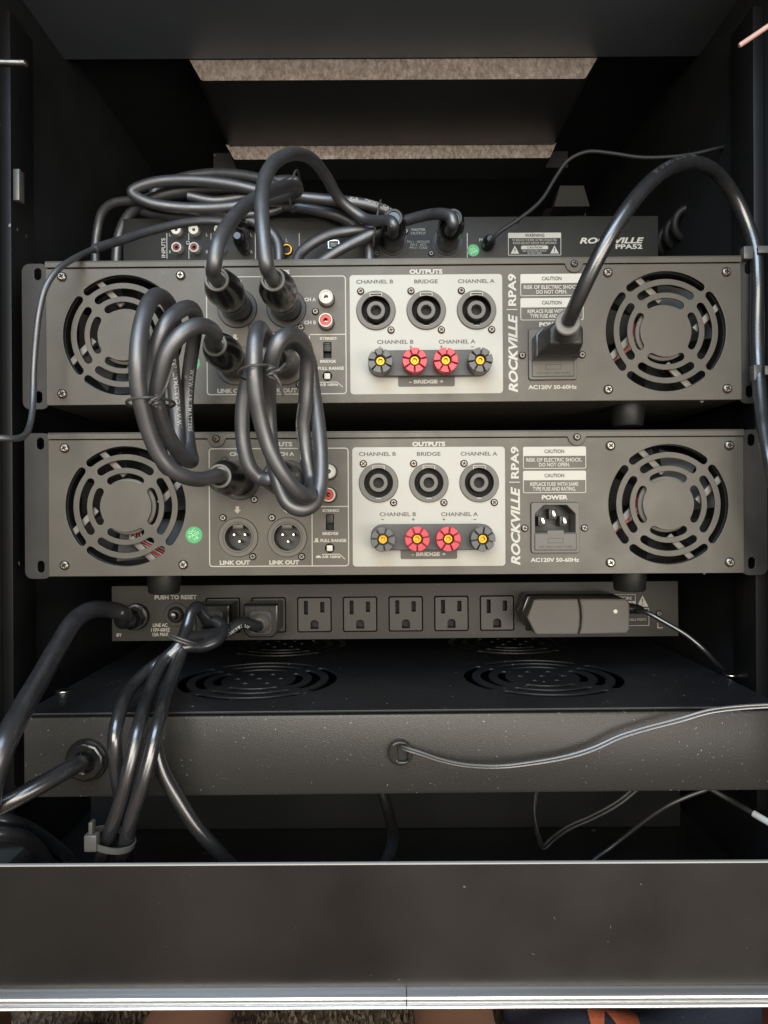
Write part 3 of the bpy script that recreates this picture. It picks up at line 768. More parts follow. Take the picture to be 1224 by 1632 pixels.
s_ = ob('jack_socket', plate([circ(0, 0, 4.5, 28), circ(0, 0, 3.1, 24)], 3, M_GOLD, bevel=0.3), pre, (x, -3, z))
ob('well', MB().lathe([(3.2, 0), (3.2, 0.2)], n=20).mesh(M_RECESS), s_, (0, 2.4, 0))
x, z = LP(532, 391)
s_ = ob('usb_socket', plate([[(-4.6, -3.4), (4.6, -3.4), (4.6, 2.2), (3.2, 3.6), (-3.2, 3.6), (-4.6, 2.2)], rrect(0, -0.2, 7.0, 5.2, 0.3)], 2.5, M_SILVER, bevel=0.1), pre, (x, -2.5, z))
ob('tongue', MB().box(-2.6, 2.6, 0.2, 2.4, -1.8, 1.5, 0.2).mesh(M_IVORY), s_)
pfl = plate([circ(0, 0, 22 * SP, 40), circ(0, 0, 17 * SP, 36)], 1.5, M_DSOCKET, bevel=0.3)
pgr = plate([circ(0, 0, 23.2 * SP, 40), circ(0, 0, 22.4 * SP, 40)], 0.15, M_SOCKET, smooth=False)
for (px, py) in ((626, 386), (713, 386)):
    x, z = LP(px, py); s_ = ob('xlr_socket', pfl, pre, (x, -1.5, z)); ob('rim_groove', pgr, s_, (0, 1.3, 0))
    ob('well', MB().lathe([(17 * SP, 0), (17 * SP, 0.2)], n=24).mesh(M_RECESS), s_, (0, 1.3, 0))
    for d in ((20.5, -17), (-26, 18)): screw(x + d[0] * SP, z - d[1] * SP, pre, False)
lettering('MASTER\nOUTPUT', 655, 679, 364, 374, FP, pre, m=M_DIMPRINT)
lettering('PIN 1 - GROUND\nPIN 2 - HOT\nPIN 3 - COLD', 649, 685, 383.5, 396.5, FP, pre, m=M_DIMPRINT)
x, z = LP(754, 399); st = ob('round_sticker', flat([circ(0, 0, 9.6 * SP, 28)], M_GREEN), pre, (x, -0.12, z))
ob('lettering', text_mesh('QC\nPASS', 5.4, 4.6, mat('sticker_print', (0.62, 0.85, 0.62), 0.5)), st, (0, -0.2, 0), (0, R(-30), 0))
lettering('POWER', 764, 790, 380, 385, FP, pre, m=M_DIMPRINT)
x, z = LP(852, 389)
w, h = 84.5 * SP, 36 * SP
lb = ob('warning_label', outline_mesh(w, h, 0.8, 0.45, M_DIMPRINT), pre, (x, -0.1, z))
ob('header', flat([rrect(0, h / 2 - 2.1, w - .2, 4.2, 0.4)], M_DIMPRINT), lb, (0, -0.04, 0))
ob('sub_header', flat([rrect(0, -h / 2 + 6.2, 21.5, 2.6, 0.3)], M_DIMPRINT), lb, (0, -0.04, 0))
ob('lettering', text_mesh('WARNING', 15.5, 2.5, M_PREAMP, bold=0.02), lb, (0, -0.25, h / 2 - 2.1))
ob('lettering', text_mesh('CAUTION', 12, 1.6, M_PREAMP, bold=0.02), lb, (0, -0.25, -h / 2 + 6.2))
ob('lettering', text_mesh('TO REDUCE THE RISK OF FIRE OR ELECTRIC\nSHOCK DO NOT EXPOSE THIS APPLIANCE\nTO RAIN OR MOISTURE', 36, 6.6, M_DIMPRINT), lb, (0, -0.15, 0.8))
ob('lettering', text_mesh('RISK OF ELECTRIC SHOCK\nDO NOT OPEN', 19, 3.2, M_DIMPRINT), lb, (0, -0.15, -h / 2 + 2.6))
for sgn in (-1, 1):
    t = ob('hazard_triangle', flat([[(-3.4, -3), (3.4, -3), (0, 3.4)]], M_DIMPRINT), lb, (sgn * 15.8, -0.05, -h / 2 + 4.4))
    ob('hazard_mark', flat([[(-0.35, 1.6), (0.35, 1.6), (0.2, -0.9), (-0.2, -0.9)], circ(0, -1.7, 0.42, 10)] if sgn > 0 else [[(0.2, 2.0), (-0.9, -0.4), (0, -0.3), (-0.3, -2.3), (0.9, 0.2), (0, 0.1)]], M_PREAMP), t, (0, -0.08, 0))
lettering('ROCKVILLE', 923.8, 1026, 378.6, 388.2, FP, pre, m=M_PRINT, bold=0.035, shear=0.25)
lettering('PPA52', 981, 1023.5, 389.3, 396.8, FP, pre, m=M_PRINT, bold=0.03)
screw(*LP(823.5, 352), pre, False); screw(*LP(543, 352), pre, False)

# small cleat under the blocking at the back of the case
p0, p1 = P(883, 329, 235), P(940, 329, 235); zt = P(900, 296, 235).z
cl_ = ob('cleat', MB().prism([(p0.x, p0.z), (p1.x, p0.z), (p1.x - 6, zt), (p0.x + 6, zt)], 235, 257, 'XZ').box(p0.x + 12, p1.x - 12, 257.2, 430, zt - 12, zt - 4).mesh(mat('cleat_grey', (0.030, 0.029, 0.027), 0.7, bump=0.6, bscale=400), False, off=(0, 0, -270)), case)
# ================================================================== rack power strip
YS = 84.0
SO = P(630, 1018, YS); SS = S(YS)
def LS(px, py):
    p = P(px, py, YS) - SO
    return p.x, p.z
FS = (LS, SS)
strip = thing('power_strip', 'long black rack power strip with a row of mains outlets below the amplifiers', 'power strip', SO, (0, R(-0.22), 0))
def LS(px, py):                                # undo the strip's own slight tilt
    p = P(px, py, YS) - SO; a = R(0.22)
    return p.x * math.cos(a) + p.z * math.sin(a), p.z * math.cos(a) - p.x * math.sin(a)
FS = (LS, SS)
TW, TH = 903 / 2 * SS, 88 * SS
OUT_X = [501 + 72.8 * k for k in (-2, -1, 0, 1, 2, 3, 4, 5)]
OUT_Y = [979.6 - 0.0085 * (x - 501) for x in OUT_X]
holes = [rrect(*LS(x, y), 54.6 * SS, 56 * SS, 1.6) for x, y in zip(OUT_X, OUT_Y)]
ob('face_plate', plate([rrect(0, TH / 2, 2 * TW, TH, 0.6)] + holes, 1.2, M_STRIP, bevel=0.25), strip)
ob('chassis', MB().box(-TW, TW, 1.3, 300, 0, 1).box(-TW, TW, 1.3, 300, TH - 1, TH).box(-TW, -TW + 1, 1.3, 300, 1, TH - 1).box(TW - 1, TW, 1.3, 300, 1, TH - 1).mesh(M_STRIP, False), strip)
ob('inner_shield', MB().box(-TW + 1.2, TW - 1.2, 20, 21, 1.2, TH - 1.2).mesh(M_AMPIN, False), strip)
u = 1 / 2.914 * SS
dsh = [(-18 * u, -20 * u), (18 * u, -20 * u), (18 * u, 4 * u)] + [(18 * u * math.cos(R(a)), 4 * u + 16 * u * math.sin(R(a))) for a in range(15, 180, 15)] + [(-18 * u, 4 * u)]
out_m = plate([rrect(0, 0, 51.5 * SS, 53 * SS, 1.2), rrect(-39 * u, 32 * u, 17 * u, 62 * u, 0.2), rrect(37 * u, 34 * u, 18 * u, 47 * u, 0.2), [(a, b - 46 * u) for a, b in dsh]], 9, M_OUTLET, bevel=0.25)
out_f = MB().box(-24 * SS, 24 * SS, 0, 0.5, -25 * SS, 25 * SS).mesh(M_RECESS, False)
for x, y in zip(OUT_X, OUT_Y):
    a, b = LS(x, y)
    o_ = ob('outlet', out_m, strip, (a, -0.3, b)); ob('slot_floor', out_f, o_, (0, 8.6, 0))
lettering('PUSH TO RESET', 246.7, 313.6, 948.4, 955.2, FS, strip, bold=0.03)
lettering('LINE AC\n110V-60HZ\n15A MAX', 241, 271, 993.4, 1014, FS, strip, bold=0.02)
lettering('BY', 186, 194.5, 1009.3, 1014.6, FS, strip, bold=0.02)
x, z = LS(281, 979.5)
br = ob('breaker_button', plate([circ(0, 0, 19 * SS, 36), circ(0, 0, 12.5 * SS, 30)], 1.4, M_STRIP, bevel=0.4), strip, (x, -1.5, z))
ob('collar', MB().lathe([(12 * SS, 0), (12 * SS, 3), (9 * SS, 4.5), (8.6 * SS, 4.5)], n=28).mesh(M_DSOCKET), br, (0, 1.2, 0))
ob('button', MB().lathe([(7 * SS, 0), (7 * SS, 8), (5.6 * SS, 9.4), (2 * SS, 9.8)], n=24).mesh(M_CONN), br)
x, z = LS(218, 982)
gl = ob('cord_gland', MB().lathe([(21 * SS, 0), (21 * SS, 3), (19.5 * SS, 4.2), (17 * SS, 4.4)], n=32).mesh(M_CONN), strip, (x, -0.1, z))
ob('nut', MB().lathe([(17 * SS, 4), (17 * SS, 15), (13 * SS, 18), (10 * SS, 18)], n=8).mesh(M_CONN, ang=20), gl)
# warning print at the right end, mostly hidden
lb = ob('caution_label', None, strip, (*[LS(985, 957.5)[0]], 0, LS(985, 957.5)[1])); lb.empty_display_size = 0.01
ob('border', outline_mesh(56 * SS, 20.5 * SS, 0.3, 0.4, M_DIMPRINT), lb, (0, -0.1, 0))
ob('lettering', text_mesh('CAUTION', 40 * SS, 5.8 * SS, M_DIMPRINT, bold=0.03), lb, (0.5, -0.15, 4 * SS))
ob('band', flat([rrect(0, -5.4 * SS, 55 * SS, 9.6 * SS, 0.1)], M_DIMPRINT), lb, (0, -0.08, 0))
ob('lettering', text_mesh('RISK OF ELECTRIC SHOCK', 50 * SS, 4 * SS, M_STRIP), lb, (0, -0.25, -4.6 * SS))
x, z = LS(1024, 958); t = ob('hazard_triangle', flat([[(-4.4, -4.2), (4.4, -4.2), (0, 4.4)]], M_DIMPRINT), strip, (x, -0.1, z))
ob('hazard_mark', flat([[(-0.5, 1.8), (0.5, 1.8), (0.25, -1.4), (-0.25, -1.4)], circ(0, -2.6, 0.5, 10)], M_STRIP), t, (0, -0.08, 0))
x, z = LS(1000, 983.5); t = ob('rating_label', outline_mesh(69 * SS, 28 * SS, 0.2, 0.4, M_DIMPRINT), strip, (x, -0.1, z))
ob('lettering', text_mesh('NO SERVICEABLE PARTS', 55 * SS, 4 * SS, M_DIMPRINT), t, (1, -0.15, -4 * SS))
screw(*LS(1050, 977.5), strip, False)
x, z = LS(1052, 997); ob('corner_mark', flat([[(-2, 2), (-1.4, 2), (-1.4, -1.4), (2, -1.4), (2, -2), (-2, -2)]], M_DIMPRINT), strip, (x, -0.12, z))

# ---- plug-in power adapter
ad = thing('power_adapter', 'black plug-in power adapter with curved seam on the last outlet of the power strip', 'power adapter', P(925, 1012, 40))
YA = 38.0
def LQ(px, py):
    p = P(px, py, YA) - P(925, 1012, 40); return p.x, p.z
fp = [LQ(841, 985), LQ(852, 957), LQ(857, 955.6), LQ(998, 955), LQ(1004, 959), LQ(1005.5, 966), LQ(1005.5, 1004), LQ(1000, 1011), LQ(858, 1013), LQ(853.5, 1011)]
sm = [LQ(923.5, 955.2), LQ(926.5, 970), LQ(927.5, 985), LQ(926.5, 1000), LQ(923.5, 1012.6)]
left = [fp[0], fp[1], fp[2]] + [(p[0] - 0.5, p[1]) for p in sm] + [fp[8], fp[9]]
right = [(p[0] + 0.5, p[1]) for p in sm][::-1] + [fp[3], fp[4], fp[5], fp[6], fp[7]]
ob('front_shell', plate([left], 16, M_ADAPT, bevel=1.2), ad, (0, 0, 0))
ob('front_shell', plate([right], 16, M_ADAPT, bevel=1.2), ad, (0, 0, 0))
cxm = sum(p[0] for p in fp) / len(fp); czm = sum(p[1] for p in fp) / len(fp)
ob('back_shell', plate([[(cxm + (p[0] - cxm) * 1.0, czm + (p[1] - czm) * 1.0) for p in fp]], 24, M_CONN, bevel=1.0), ad, (-1.5, 15, 0.8))
x, z = LQ(982, 975); ob('rivet', MB().lathe([(1.6, 0), (1.5, 0.7), (0.9, 1.1)], n=18).mesh(M_IVORY), ad, (x, 0, z))
x, z = LQ(1007, 972)
ob('strain_relief', MB().lathe([(4.2, 0), (3.6, 4), (3.9, 4.4), (3.3, 8), (3.6, 8.4), (2.6, 12), (2.0, 13)], (x - 1, 9, z), (1, 0.0, -0.12), 16).mesh(M_CONN), ad)

def plug(px, py, exit_r=7.0, label=''):
    """straight mains plug pushed into the strip, returns root and cord exit"""
    i = min(range(8), key=lambda k: abs(OUT_X[k] - px))
    o = P(OUT_X[i], OUT_Y[i], YS)
    return o

# ================================================================== fan box
YB = -38.0
zt = P(612, 1131, YB).z; zbt = P(612, 1267, YB).z
BO = Vector((0, YB, zbt)); HB = zt - zbt
box_ = thing('cooling_fan_box', 'wide black steel fan box with round grilles in its lid at the rack bottom', 'fan unit', BO, (0, R(-0.28), 0))
xl, xr = P(36, 1137, YB).x, 236.5
ob('front_face', MB().box(xl, xr, 0, 8, 0, HB - 2.6, 2.2).mesh(M_BOX), box_)
def gr(cx, cy, RR):
    ls = []
    for (r, hw, ah) in ((0.93, 0.052, 38), (0.72, 0.052, 36), (0.51, 0.048, 31)):
        for a in (0, 90, 180, 270): ls.append(arcslot(cx, cy, r * RR, hw * RR, a, ah, 12, 4))
    for k in range(6): ls.append(circ(cx + 0.27 * RR * math.cos(k * 1.047), cy + 0.27 * RR * math.sin(k * 1.047), 0.055 * RR, 10))
    ls.append(circ(cx, cy, 0.055 * RR, 10))
    return ls
# lid lies flat: outline in x / depth
lid_loops = [[(xl, -0.4), (xr, -0.4), (xr, 290), (xl, 290)]]
GC = ((-88.6, 80), (111.0, 80), (-88.6, 212), (111.0, 212))
for g in GC: lid_loops += gr(g[0], g[1], 56)
for (x, y) in ((-24, 25), (43, 28), (188, 25), (-150, 22)): lid_loops.append(circ(x, y, 1.3, 10))
me = plate(lid_loops, 1.4, M_BOXTOP, bevel=0.25)
me.transform(Matrix.Rotation(R(-90), 4, 'X'))
lid = ob('lid', me, box_, (0, 0, HB))
ob('chassis', MB().box(xl, xr, 8.2, 290, 0, 1).box(xl, xl + 1, 8.2, 290, 1, HB - 1.8).box(xr - 1, xr, 8.2, 290, 1, HB - 1.8).box(xl, xr, 289, 290, 1, HB - 1.8).mesh(M_BOX, False), box_)
ob('fan_tray', MB().box(xl + 2, xr - 2, 4, 280, HB - 22, HB - 21).mesh(M_AMPIN, False), box_)
washer = plate([circ(0, 0, 5.6, 30), circ(0, 0, 2.8, 20)], 1.0, M_SILVER, bevel=0.3); washer.transform(Matrix.Rotation(R(-90), 4, 'X'))
bolt = MB().lathe([(2.8, 0), (2.8, 0.5), (2.0, 0.9)], (0, 0, 0), 'Z', 18).mesh(M_DSTEEL)
for (px, py) in ((103, 1097), (1165, 1082)):
    d = -zt / ((py - CY) / FPX) - DIST          # depth where the ray meets the lid
    q = P(px, py, d)
    w_ = ob('washer', washer, box_, (q.x, d - YB, HB + 1.1)); ob('bolt', bolt, w_, (0, 0, -0.6))
# cord grommets
q = P(638, 1196, YB) - BO
g_ = ob('grommet', plate([circ(0, 0, 19.5 * S(YB), 32), rrect(1.4, 0, 15 * S(YB), 25 * S(YB), 1.2)], 6.0, mat('grommet_grey', (0.022, 0.021, 0.020), 0.25), bevel=1.0), box_, (q.x, -6.0, q.z))
ob('hole', MB().lathe([(5.5, 0), (5.5, 0.2)], n=18).mesh(M_RECESS), g_, (0, 3.2, 0))
q = P(140, 1208, YB) - BO
g_ = ob('cord_gland', plate([circ(0, 0, 31 * S(YB), 10, 0.3), circ(0, 0, 15 * S(YB), 24)], 6, M_CONN, bevel=1.3), box_, (q.x, -6, q.z))
ob('collar', MB().lathe([(34 * S(YB), 0), (34 * S(YB), 1.5), (32 * S(YB), 2.4)], n=36).mesh(M_CONN), g_, (0, 6, 0))
ob('hole', MB().lathe([(15 * S(YB), 0), (15 * S(YB), 0.2)], n=18).mesh(M_RECESS), g_, (0, 3.4, 0))
# lint fibres that lie on the front and the lid
def lint(n, x0, x1, z0, z1, y, flat_=False):
    mb = MB()
    for _ in range(n):
        x, z = random.uniform(x0, x1), random.uniform(z0, z1); a = random.uniform(0, 6.28); l = random.choice((0.25, 0.3, 0.4, 0.6, 1.6)); c = random.uniform(-1.2, 1.2)
        pts = [Vector((x + l * t * math.cos(a + c * t), 0, z + l * t * math.sin(a + c * t))) for t in (0, 0.33, 0.66, 1)]
        pts = [Vector((p.x, p.z, y)) if flat_ else Vector((p.x, y, p.z)) for p in pts]
        mb.tube(pts, random.uniform(0.07, 0.12), 4)
    return mb.mesh(mat('lint_fibre', (0.26, 0.25, 0.23), 0.8), False)
for me_ in (lint(22, xl + 4, xr - 30, 3, HB - 6, -0.12), lint(16, xl + 10, xr - 20, 4, 70, HB + 0.15, True)):
    l_ = ob('lint', me_, box_); l_['kind'] = 'stuff'
zc_ = 270.0
l_ = ob('lint', lint(16, -190, 190, zlow + zc_ + 3, ztop + zc_ - 3, YR - 0.12), case); l_['kind'] = 'stuff'
# ================================================================== cables
def path(ctrl, sub=9, it=2):
    return smooth_path(catmull([P(*c) for c in ctrl], sub), it)
def cable_text(pts, rad, st, start, ang, height, parent, off, m=None, flip=False):
    """print that runs along a cable: each letter wrapped onto the jacket"""
    cu = bpy.data.curves.new('t', 'FONT'); cu.body = st; cu.size = height * 1.4; cu.offset = 0.03; cu.space_character = 1.1; cu.fill_mode = 'FRONT'; cu.resolution_u = 2
    me = curve_mesh(cu, None)
    cum = [0.0]
    for i in range(1, len(pts)): cum.append(cum[-1] + (pts[i] - pts[i - 1]).length)
    def at(s):
        for i in range(1, len(cum)):
            if cum[i] >= s:
                t = (s - cum[i - 1]) / max(1e-6, cum[i] - cum[i - 1])
                p = pts[i - 1].lerp(pts[i], t); T = (pts[i] - pts[i - 1]).normalized(); return p, T
        return pts[-1], (pts[-1] - pts[-2]).normalized()
    for v in me.vertices:
        x, y, _ = v.co
        p, T = at(start + (-x if flip else x))
        F = Vector((0, -1, 0)); F = (F - T * F.dot(T)).normalized()     # side that faces out of the rack
        Q = T.cross(F) * (-1 if not flip else 1)
        a = ang + (y - height / 2) / rad
        w = (F * math.cos(a) + Q * math.sin(a)) * (rad + 0.08)
        v.co = (p + w - Vector(off)) * K
    me.update()
    return ob('lettering', finish(me, m or M_CABTEXT, False), parent)

def xlr_plug(parent, tip, off, cable_dir=None, L=60.0):
    """XLR cable connector pushed straight into a socket at 'tip' (on the plate), axis to the viewer"""
    q = Vector(tip) - Vector(off)
    body = MB().lathe([(9.2, -4), (9.4, 0), (9.4, 20), (9.8, 21), (9.8, 24), (9.5, 24.5)], n=32).mesh(M_CONN)
    c = ob('connector', body, parent, q)
    def jag(k, t): return 1.0 + 0.05 * (1 if (k % 8) in (0, 1, 2, 3) else 0) * (1 if 27 < t < 50 else 0)
    boot = MB().lathe([(9.0, 23), (10.2, 26), (10.5, 34), (10.3, 43), (9.2, 50), (7.6, 55), (6.7, 57.5)], n=32, jag=jag).mesh(M_CONN, ang=28)
    ob('boot', boot, c)
    ob('collar', plate([circ(0, 0, 6.9, 28), circ(0, 0, 5.2, 28)], 2.6, M_COLLAR, bevel=0.5), c, (0, -59.2, 0))
    latch = MB().box(-2.4, 2.4, -17, -5, 9.0, 10.4, 0.5).mesh(M_CONN)
    ob('latch', latch, c)
    return c

# jack positions (world) of both amplifiers
def amp_pt(root, px, py):
    x, z = LA(px, py)
    return Vector(root.location) / K + Vector((x, 0, z))
J_UB, J_UA = amp_pt(amp_up, 382.5, 765.5), amp_pt(amp_up, 460.8, 765.5)
J_ULB, J_ULA = amp_pt(amp_up, 380, 856.3), amp_pt(amp_up, 458, 856.3)
J_LB, J_LA = amp_pt(amp_low, 382.5, 765.5), amp_pt(amp_low, 460.8, 765.5)

def cable(name, label, cat, pts, rad, m, group=None, n=16):
    off = pts[0]
    t = thing(name, label, cat, off, group=group)
    ob('jacket', MB().tube(pts, rad, n).mesh(m, ang=60, off=off), t)
    return t, off
RX = 4.1
def xcable(j0, ctrl, j1, label):
    a = [j0 + Vector((0, -54, 0)), j0 + Vector((0, -66, 0))] if j0 is not None else []
    b = [j1 + Vector((0, -66, 0)), j1 + Vector((0, -54, 0))] if j1 is not None else []
    pts = smooth_path(catmull(a + [P(*c) for c in ctrl] + b, 10), 2)
    t, off = cable('xlr_cable', label, 'cable', pts, RX, M_CABLE, 'thick black audio cables')
    if j0 is not None: xlr_plug(t, j0, off)
    if j1 is not None: xlr_plug(t, j1, off)
    return t, off, pts

# left coil between the two amplifiers
t, off, pts = xcable(J_ULB, [(343, 533, -88), (330, 521, -98), (310, 520, -106), (288, 534, -110), (268, 560, -110), (256, 595, -107), (250, 632, -102), (255, 662, -96),
    (267, 692, -88), (282, 717, -78), (298, 734, -66), (306, 733, -52), (302, 715, -40), (298, 680, -34), (298, 630, -34), (303, 580, -40), (310, 535, -50), (313, 508, -64), (304, 491, -80),
    (285, 496, -94), (264, 518, -102), (250, 552, -102), (243, 592, -98), (242, 640, -94), (248, 690, -88), (258, 732, -78), (270, 748, -64), (281, 735, -48), (284, 690, -42), (278, 620, -42),
    (273, 560, -50), (275, 508, -62), (267, 481, -78), (250, 471, -94), (235, 488, -108), (224, 525, -117), (219, 570, -120), (220, 615, -117), (228, 655, -112), (238, 690, -107), (252, 722, -102),
    (272, 747, -97), (298, 761, -89), (322, 764, -78)], J_LB, 'black audio cable coiled in three loops, left of the other coil between the amplifiers')
def at_px(pts, px, py, ymax=1e9, ymin=-1e9):
    best, bi, cum, bs = 1e18, 0, 0.0, 0.0
    for i, p in enumerate(pts):
        if i: cum += (pts[i] - pts[i - 1]).length
        if not (ymin < p.y < ymax): continue
        q = P(px, py, p.y); d = (p - q).length
        if d < best: best, bs = d, cum
    return bs
cable_text(pts, RX, '/WWW.CABLEMATTERS', at_px(pts, 284, 684, ymin=-60), -0.55, 2.6, t, off)
cable_text(pts, RX, 'WWW.CABLEMATTERS', at_px(pts, 302, 585, ymin=-60), 0.75, 2.6, t, off, flip=True)
cable_text(pts, RX, 'TEC  XLR', 12, 0.3, 2.6, t, off)
# right coil
t, off, pts = xcable(J_ULA, [(426, 540, -84), (414, 523, -98), (407, 541, -110), (405, 590, -112), (407, 625, -110), (414, 663, -106), (423, 697, -103), (435, 727, -101), (452, 757, -98),
    (472, 781, -92), (489, 791, -84), (498, 784, -72), (496, 765, -63), (490, 735, -62), (485, 700, -62), (483, 675, -64), (487, 640, -68), (489, 600, -72), (489, 566, -78), (480, 542, -90),
    (464, 533, -100), (447, 541, -106), (436, 563, -105), (430, 595, -97), (428, 640, -82), (430, 690, -76), (436, 735, -76), (446, 775, -78), (460, 803, -79), (480, 812, -79), (499, 804, -76), (509, 783, -72),
    (512, 742, -68), (509, 692, -64), (504, 652, -60), (498, 612, -58), (492, 572, -62), (476, 549, -72), (452, 546, -80), (424, 562, -82), (402, 592, -82), (390, 625, -78), (386, 680, -74),
    (390, 718, -72), (400, 747, -70), (416, 762, -68), (432, 764, -70)], J_LA, 'black audio cable coiled with its loops reaching down over the lower amplifier phono sockets')
cable_text(pts, RX, 'WWW.CABLEMATTERS.COM', at_px(pts, 487, 645, ymin=-90), -0.95, 1.6, t, off, flip=True)
# two leads rising over the upper amplifier
t, off, pts = xcable(J_UB, [(341, 425, -80), (347, 390, -80), (364, 358, -66), (392, 327, -44), (430, 305, -16), (468, 296, 25), (470, 308, 70), (430, 318, 88), (360, 330, 92), (290, 331, 92), (235, 322, 90),
    (210, 306, 90), (240, 292, 88), (300, 287, 86), (370, 294, 84), (440, 310, 84), (520, 318, 84), (590, 327, 86), (622, 342, 90), (600, 362, 94), (560, 368, 92), (520, 376, 88), (480, 402, 84), (470, 425, 80)],
    None, 'black audio cable rising from the upper amplifier channel B input into a bundle behind it')
cable_text(pts, RX, 'XLR    7WWW CABLEMATTERS', at_px(pts, 557, 322, ymin=20), 0.35, 2.4, t, off)
t, off, pts = xcable(J_UA, [(425, 424, -80), (420, 380, -80), (417, 335, -74), (419, 298, -64), (430, 268, -50), (450, 250, -30), (475, 245, -5), (500, 256, 25), (522, 285, 55), (542, 318, 75),
    (580, 348, 80), (608, 352, 66), (622, 352, 54), (627, 358, 50), (626, 366, 58), (626, 372, 70)], None, 'black audio cable arching from the upper amplifier channel A input above its neighbour')
pts = path([(500, 425, 78), (540, 399, 80), (590, 374, 82), (640, 354, 80), (680, 343, 66), (704, 341, 54), (720, 346, 46), (722, 356, 46), (720, 362, 54), (717, 368, 66)])
t, off = cable('xlr_cable', 'black audio cable plugged into the master output socket of the preamplifier', 'cable', pts, RX, M_CABLE, 'thick black audio cables')
for (j, ow) in ((P(713, 386, YP), t), (P(626, 386, YP), t)):
    q = j - off
    c = ob('connector', MB().lathe([(9.0, -2), (9.2, 18), (10.0, 20), (10.0, 34), (8.6, 44), (6.6, 48)], n=28).mesh(M_CONN), ow, q)
    ob('collar', plate([circ(0, 0, 6.6, 26), circ(0, 0, 4.6, 26)], 2, M_DSOCKET, bevel=0.4), c, (0, -49, 0))
# spare loops of the bundle behind
pts = path([(300, 312, 95), (340, 320, 96), (385, 314, 96), (440, 300, 98), (470, 287, 100), (476, 300, 102), (450, 330, 104), (400, 341, 100), (340, 339, 98), (280, 331, 97), (235, 322, 99), (205, 320, 104), (178, 325, 108), (162, 340, 112), (155, 368, 116), (152, 400, 116), (152, 428, 116)])
t, off = cable('audio_lead', 'thinner black lead curling out of the bundle at the left of the preamplifier', 'cable', pts, 3.5, M_CABLE)
pts = path([(455, 305, 92), (420, 287, 98), (380, 279, 104), (340, 277, 110), (290, 284, 116), (250, 300, 118), (245, 322, 116), (300, 334, 108), (380, 338, 104), (440, 328, 104), (500, 334, 102), (555, 352, 98), (585, 385, 94), (590, 425, 92)])
t, off = cable('audio_lead', 'black lead lying highest across the cable bundle above the preamplifier', 'cable', pts, 4.2, M_CABLE)
pts = path([(185, 425, 120), (190, 375, 118), (210, 338, 112), (255, 312, 102), (320, 300, 98), (390, 303, 96), (445, 316, 95), (474, 306, 97), (466, 289, 102), (425, 291, 108), (355, 304, 112), (285, 312, 114), (232, 318, 116), (222, 332, 114), (262, 343, 110), (330, 346, 106), (400, 352, 104), (440, 380, 102), (446, 425, 100)])
cable('audio_lead', 'thick black lead doubled back in the middle of the bundle above the preamplifier', 'cable', pts, 4.2, M_CABLE)
# thin ring that holds the bundle
pts = [P(470, 305, 84) + Vector((3 * math.sin(a), 17 * math.cos(a), 14 * math.sin(a))) for a in [2 * math.pi * k / 28 for k in range(29)]]
tag(ob('cable_tie', MB().tube(pts, 0.9, 8).mesh(M_TIE)), 'thin dark wire tie looped round the bundle above the preamplifier', 'tie')
pts = [P(601, 356, 84) + Vector((3 * math.sin(a), 11 * math.cos(a), 17 * math.sin(a))) for a in [2 * math.pi * k / 28 for k in range(29)]]
tag(ob('cable_tie', MB().tube(pts, 0.8, 8).mesh(M_TIE)), 'thin dark wire tie beside the master output sockets', 'tie')

# twist ties on the coils
def twist(ctr, rx, ry, ends, label, tilt=0.1):
    c = P(*ctr)
    pts = [c + Vector((rx * math.cos(a), ry * math.sin(a), tilt * rx * math.cos(a))) for a in [2 * math.pi * k / 32 for k in range(33)]]
    t = thing('twist_tie', label, 'tie', c)
    ob('loop', MB().tube(pts, 0.75, 8).mesh(M_TIE, off=c), t)
    k0 = P(*ends[0][0])
    kn = [k0 + Vector((1.6 * math.cos(a * 2.2), 1.2 * math.sin(a * 2.2), -3 + a * 0.9)) for a in [0.4 * j for j in range(18)]]
    ob('knot', MB().tube(kn, 0.7, 8).mesh(M_TIE, off=c), t)
    for e in ends: ob('end', MB().tube(catmull([P(*q) for q in e], 6), [0.75] * (6 * (len(e) - 1) + 1), 8).mesh(M_TIE, off=c), t)
    return t
twist((241, 643, -100), 10.6, 19, [[(250, 640, -118), (262, 622, -121), (276, 584, -120)], [(250, 640, -118), (244, 637, -119), (238, 643, -119)]], 'dark twist tie with one long pale end round the left coil')
twist((413, 595, -100), 9.6, 20, [[(432, 593, -120), (444, 590, -121), (455, 580, -117)], [(432, 593, -120), (443, 605, -120), (452, 632, -116)]], 'dark twist tie with two short ends round the right coil', tilt=0.16)

# mains cord of the upper amplifier
jx, jz = LA(884, 826.8)
J_IEC = Vector(amp_up.location) / K + Vector((jx, 0, jz))
ctrl = [(906, 512, -56), (922, 476, -68), (958, 402, -78), (1000, 333, -78), (1040, 287, -66), (1075, 264, -48), (1107, 259, -30), (1141, 275, -10), (1170, 312, 2), (1191, 357, 4), (1204, 400, 2), (1207, 445, 0), (1206, 520, 0), (1208, 580, -3), (1212, 640, -12), (1217, 690, -22), (1228, 745, -32), (1250, 830, -36), (1262, 900, -30)]
pts = path(ctrl)
t, off = cable('mains_cord', 'glossy black mains cord arching from the upper amplifier socket to the right wall', 'cord', pts, 4.2, M_CORD)
q = J_IEC - off
bw, bh = 27.5, 19.5
pb = ob('plug_body', None, t, q); pb.empty_display_size = 0.01
out8 = [(-bw / 2, -bh / 2), (bw / 2, -bh / 2), (bw / 2, bh / 2 - 5.4), (bw / 2 - 5.4, bh / 2), (-bw / 2 + 5.4, bh / 2), (-bw / 2, bh / 2 - 5.4)]
ob('nose', plate([out8], 22, M_CONN, bevel=1.2), pb, (0, -15, 0))
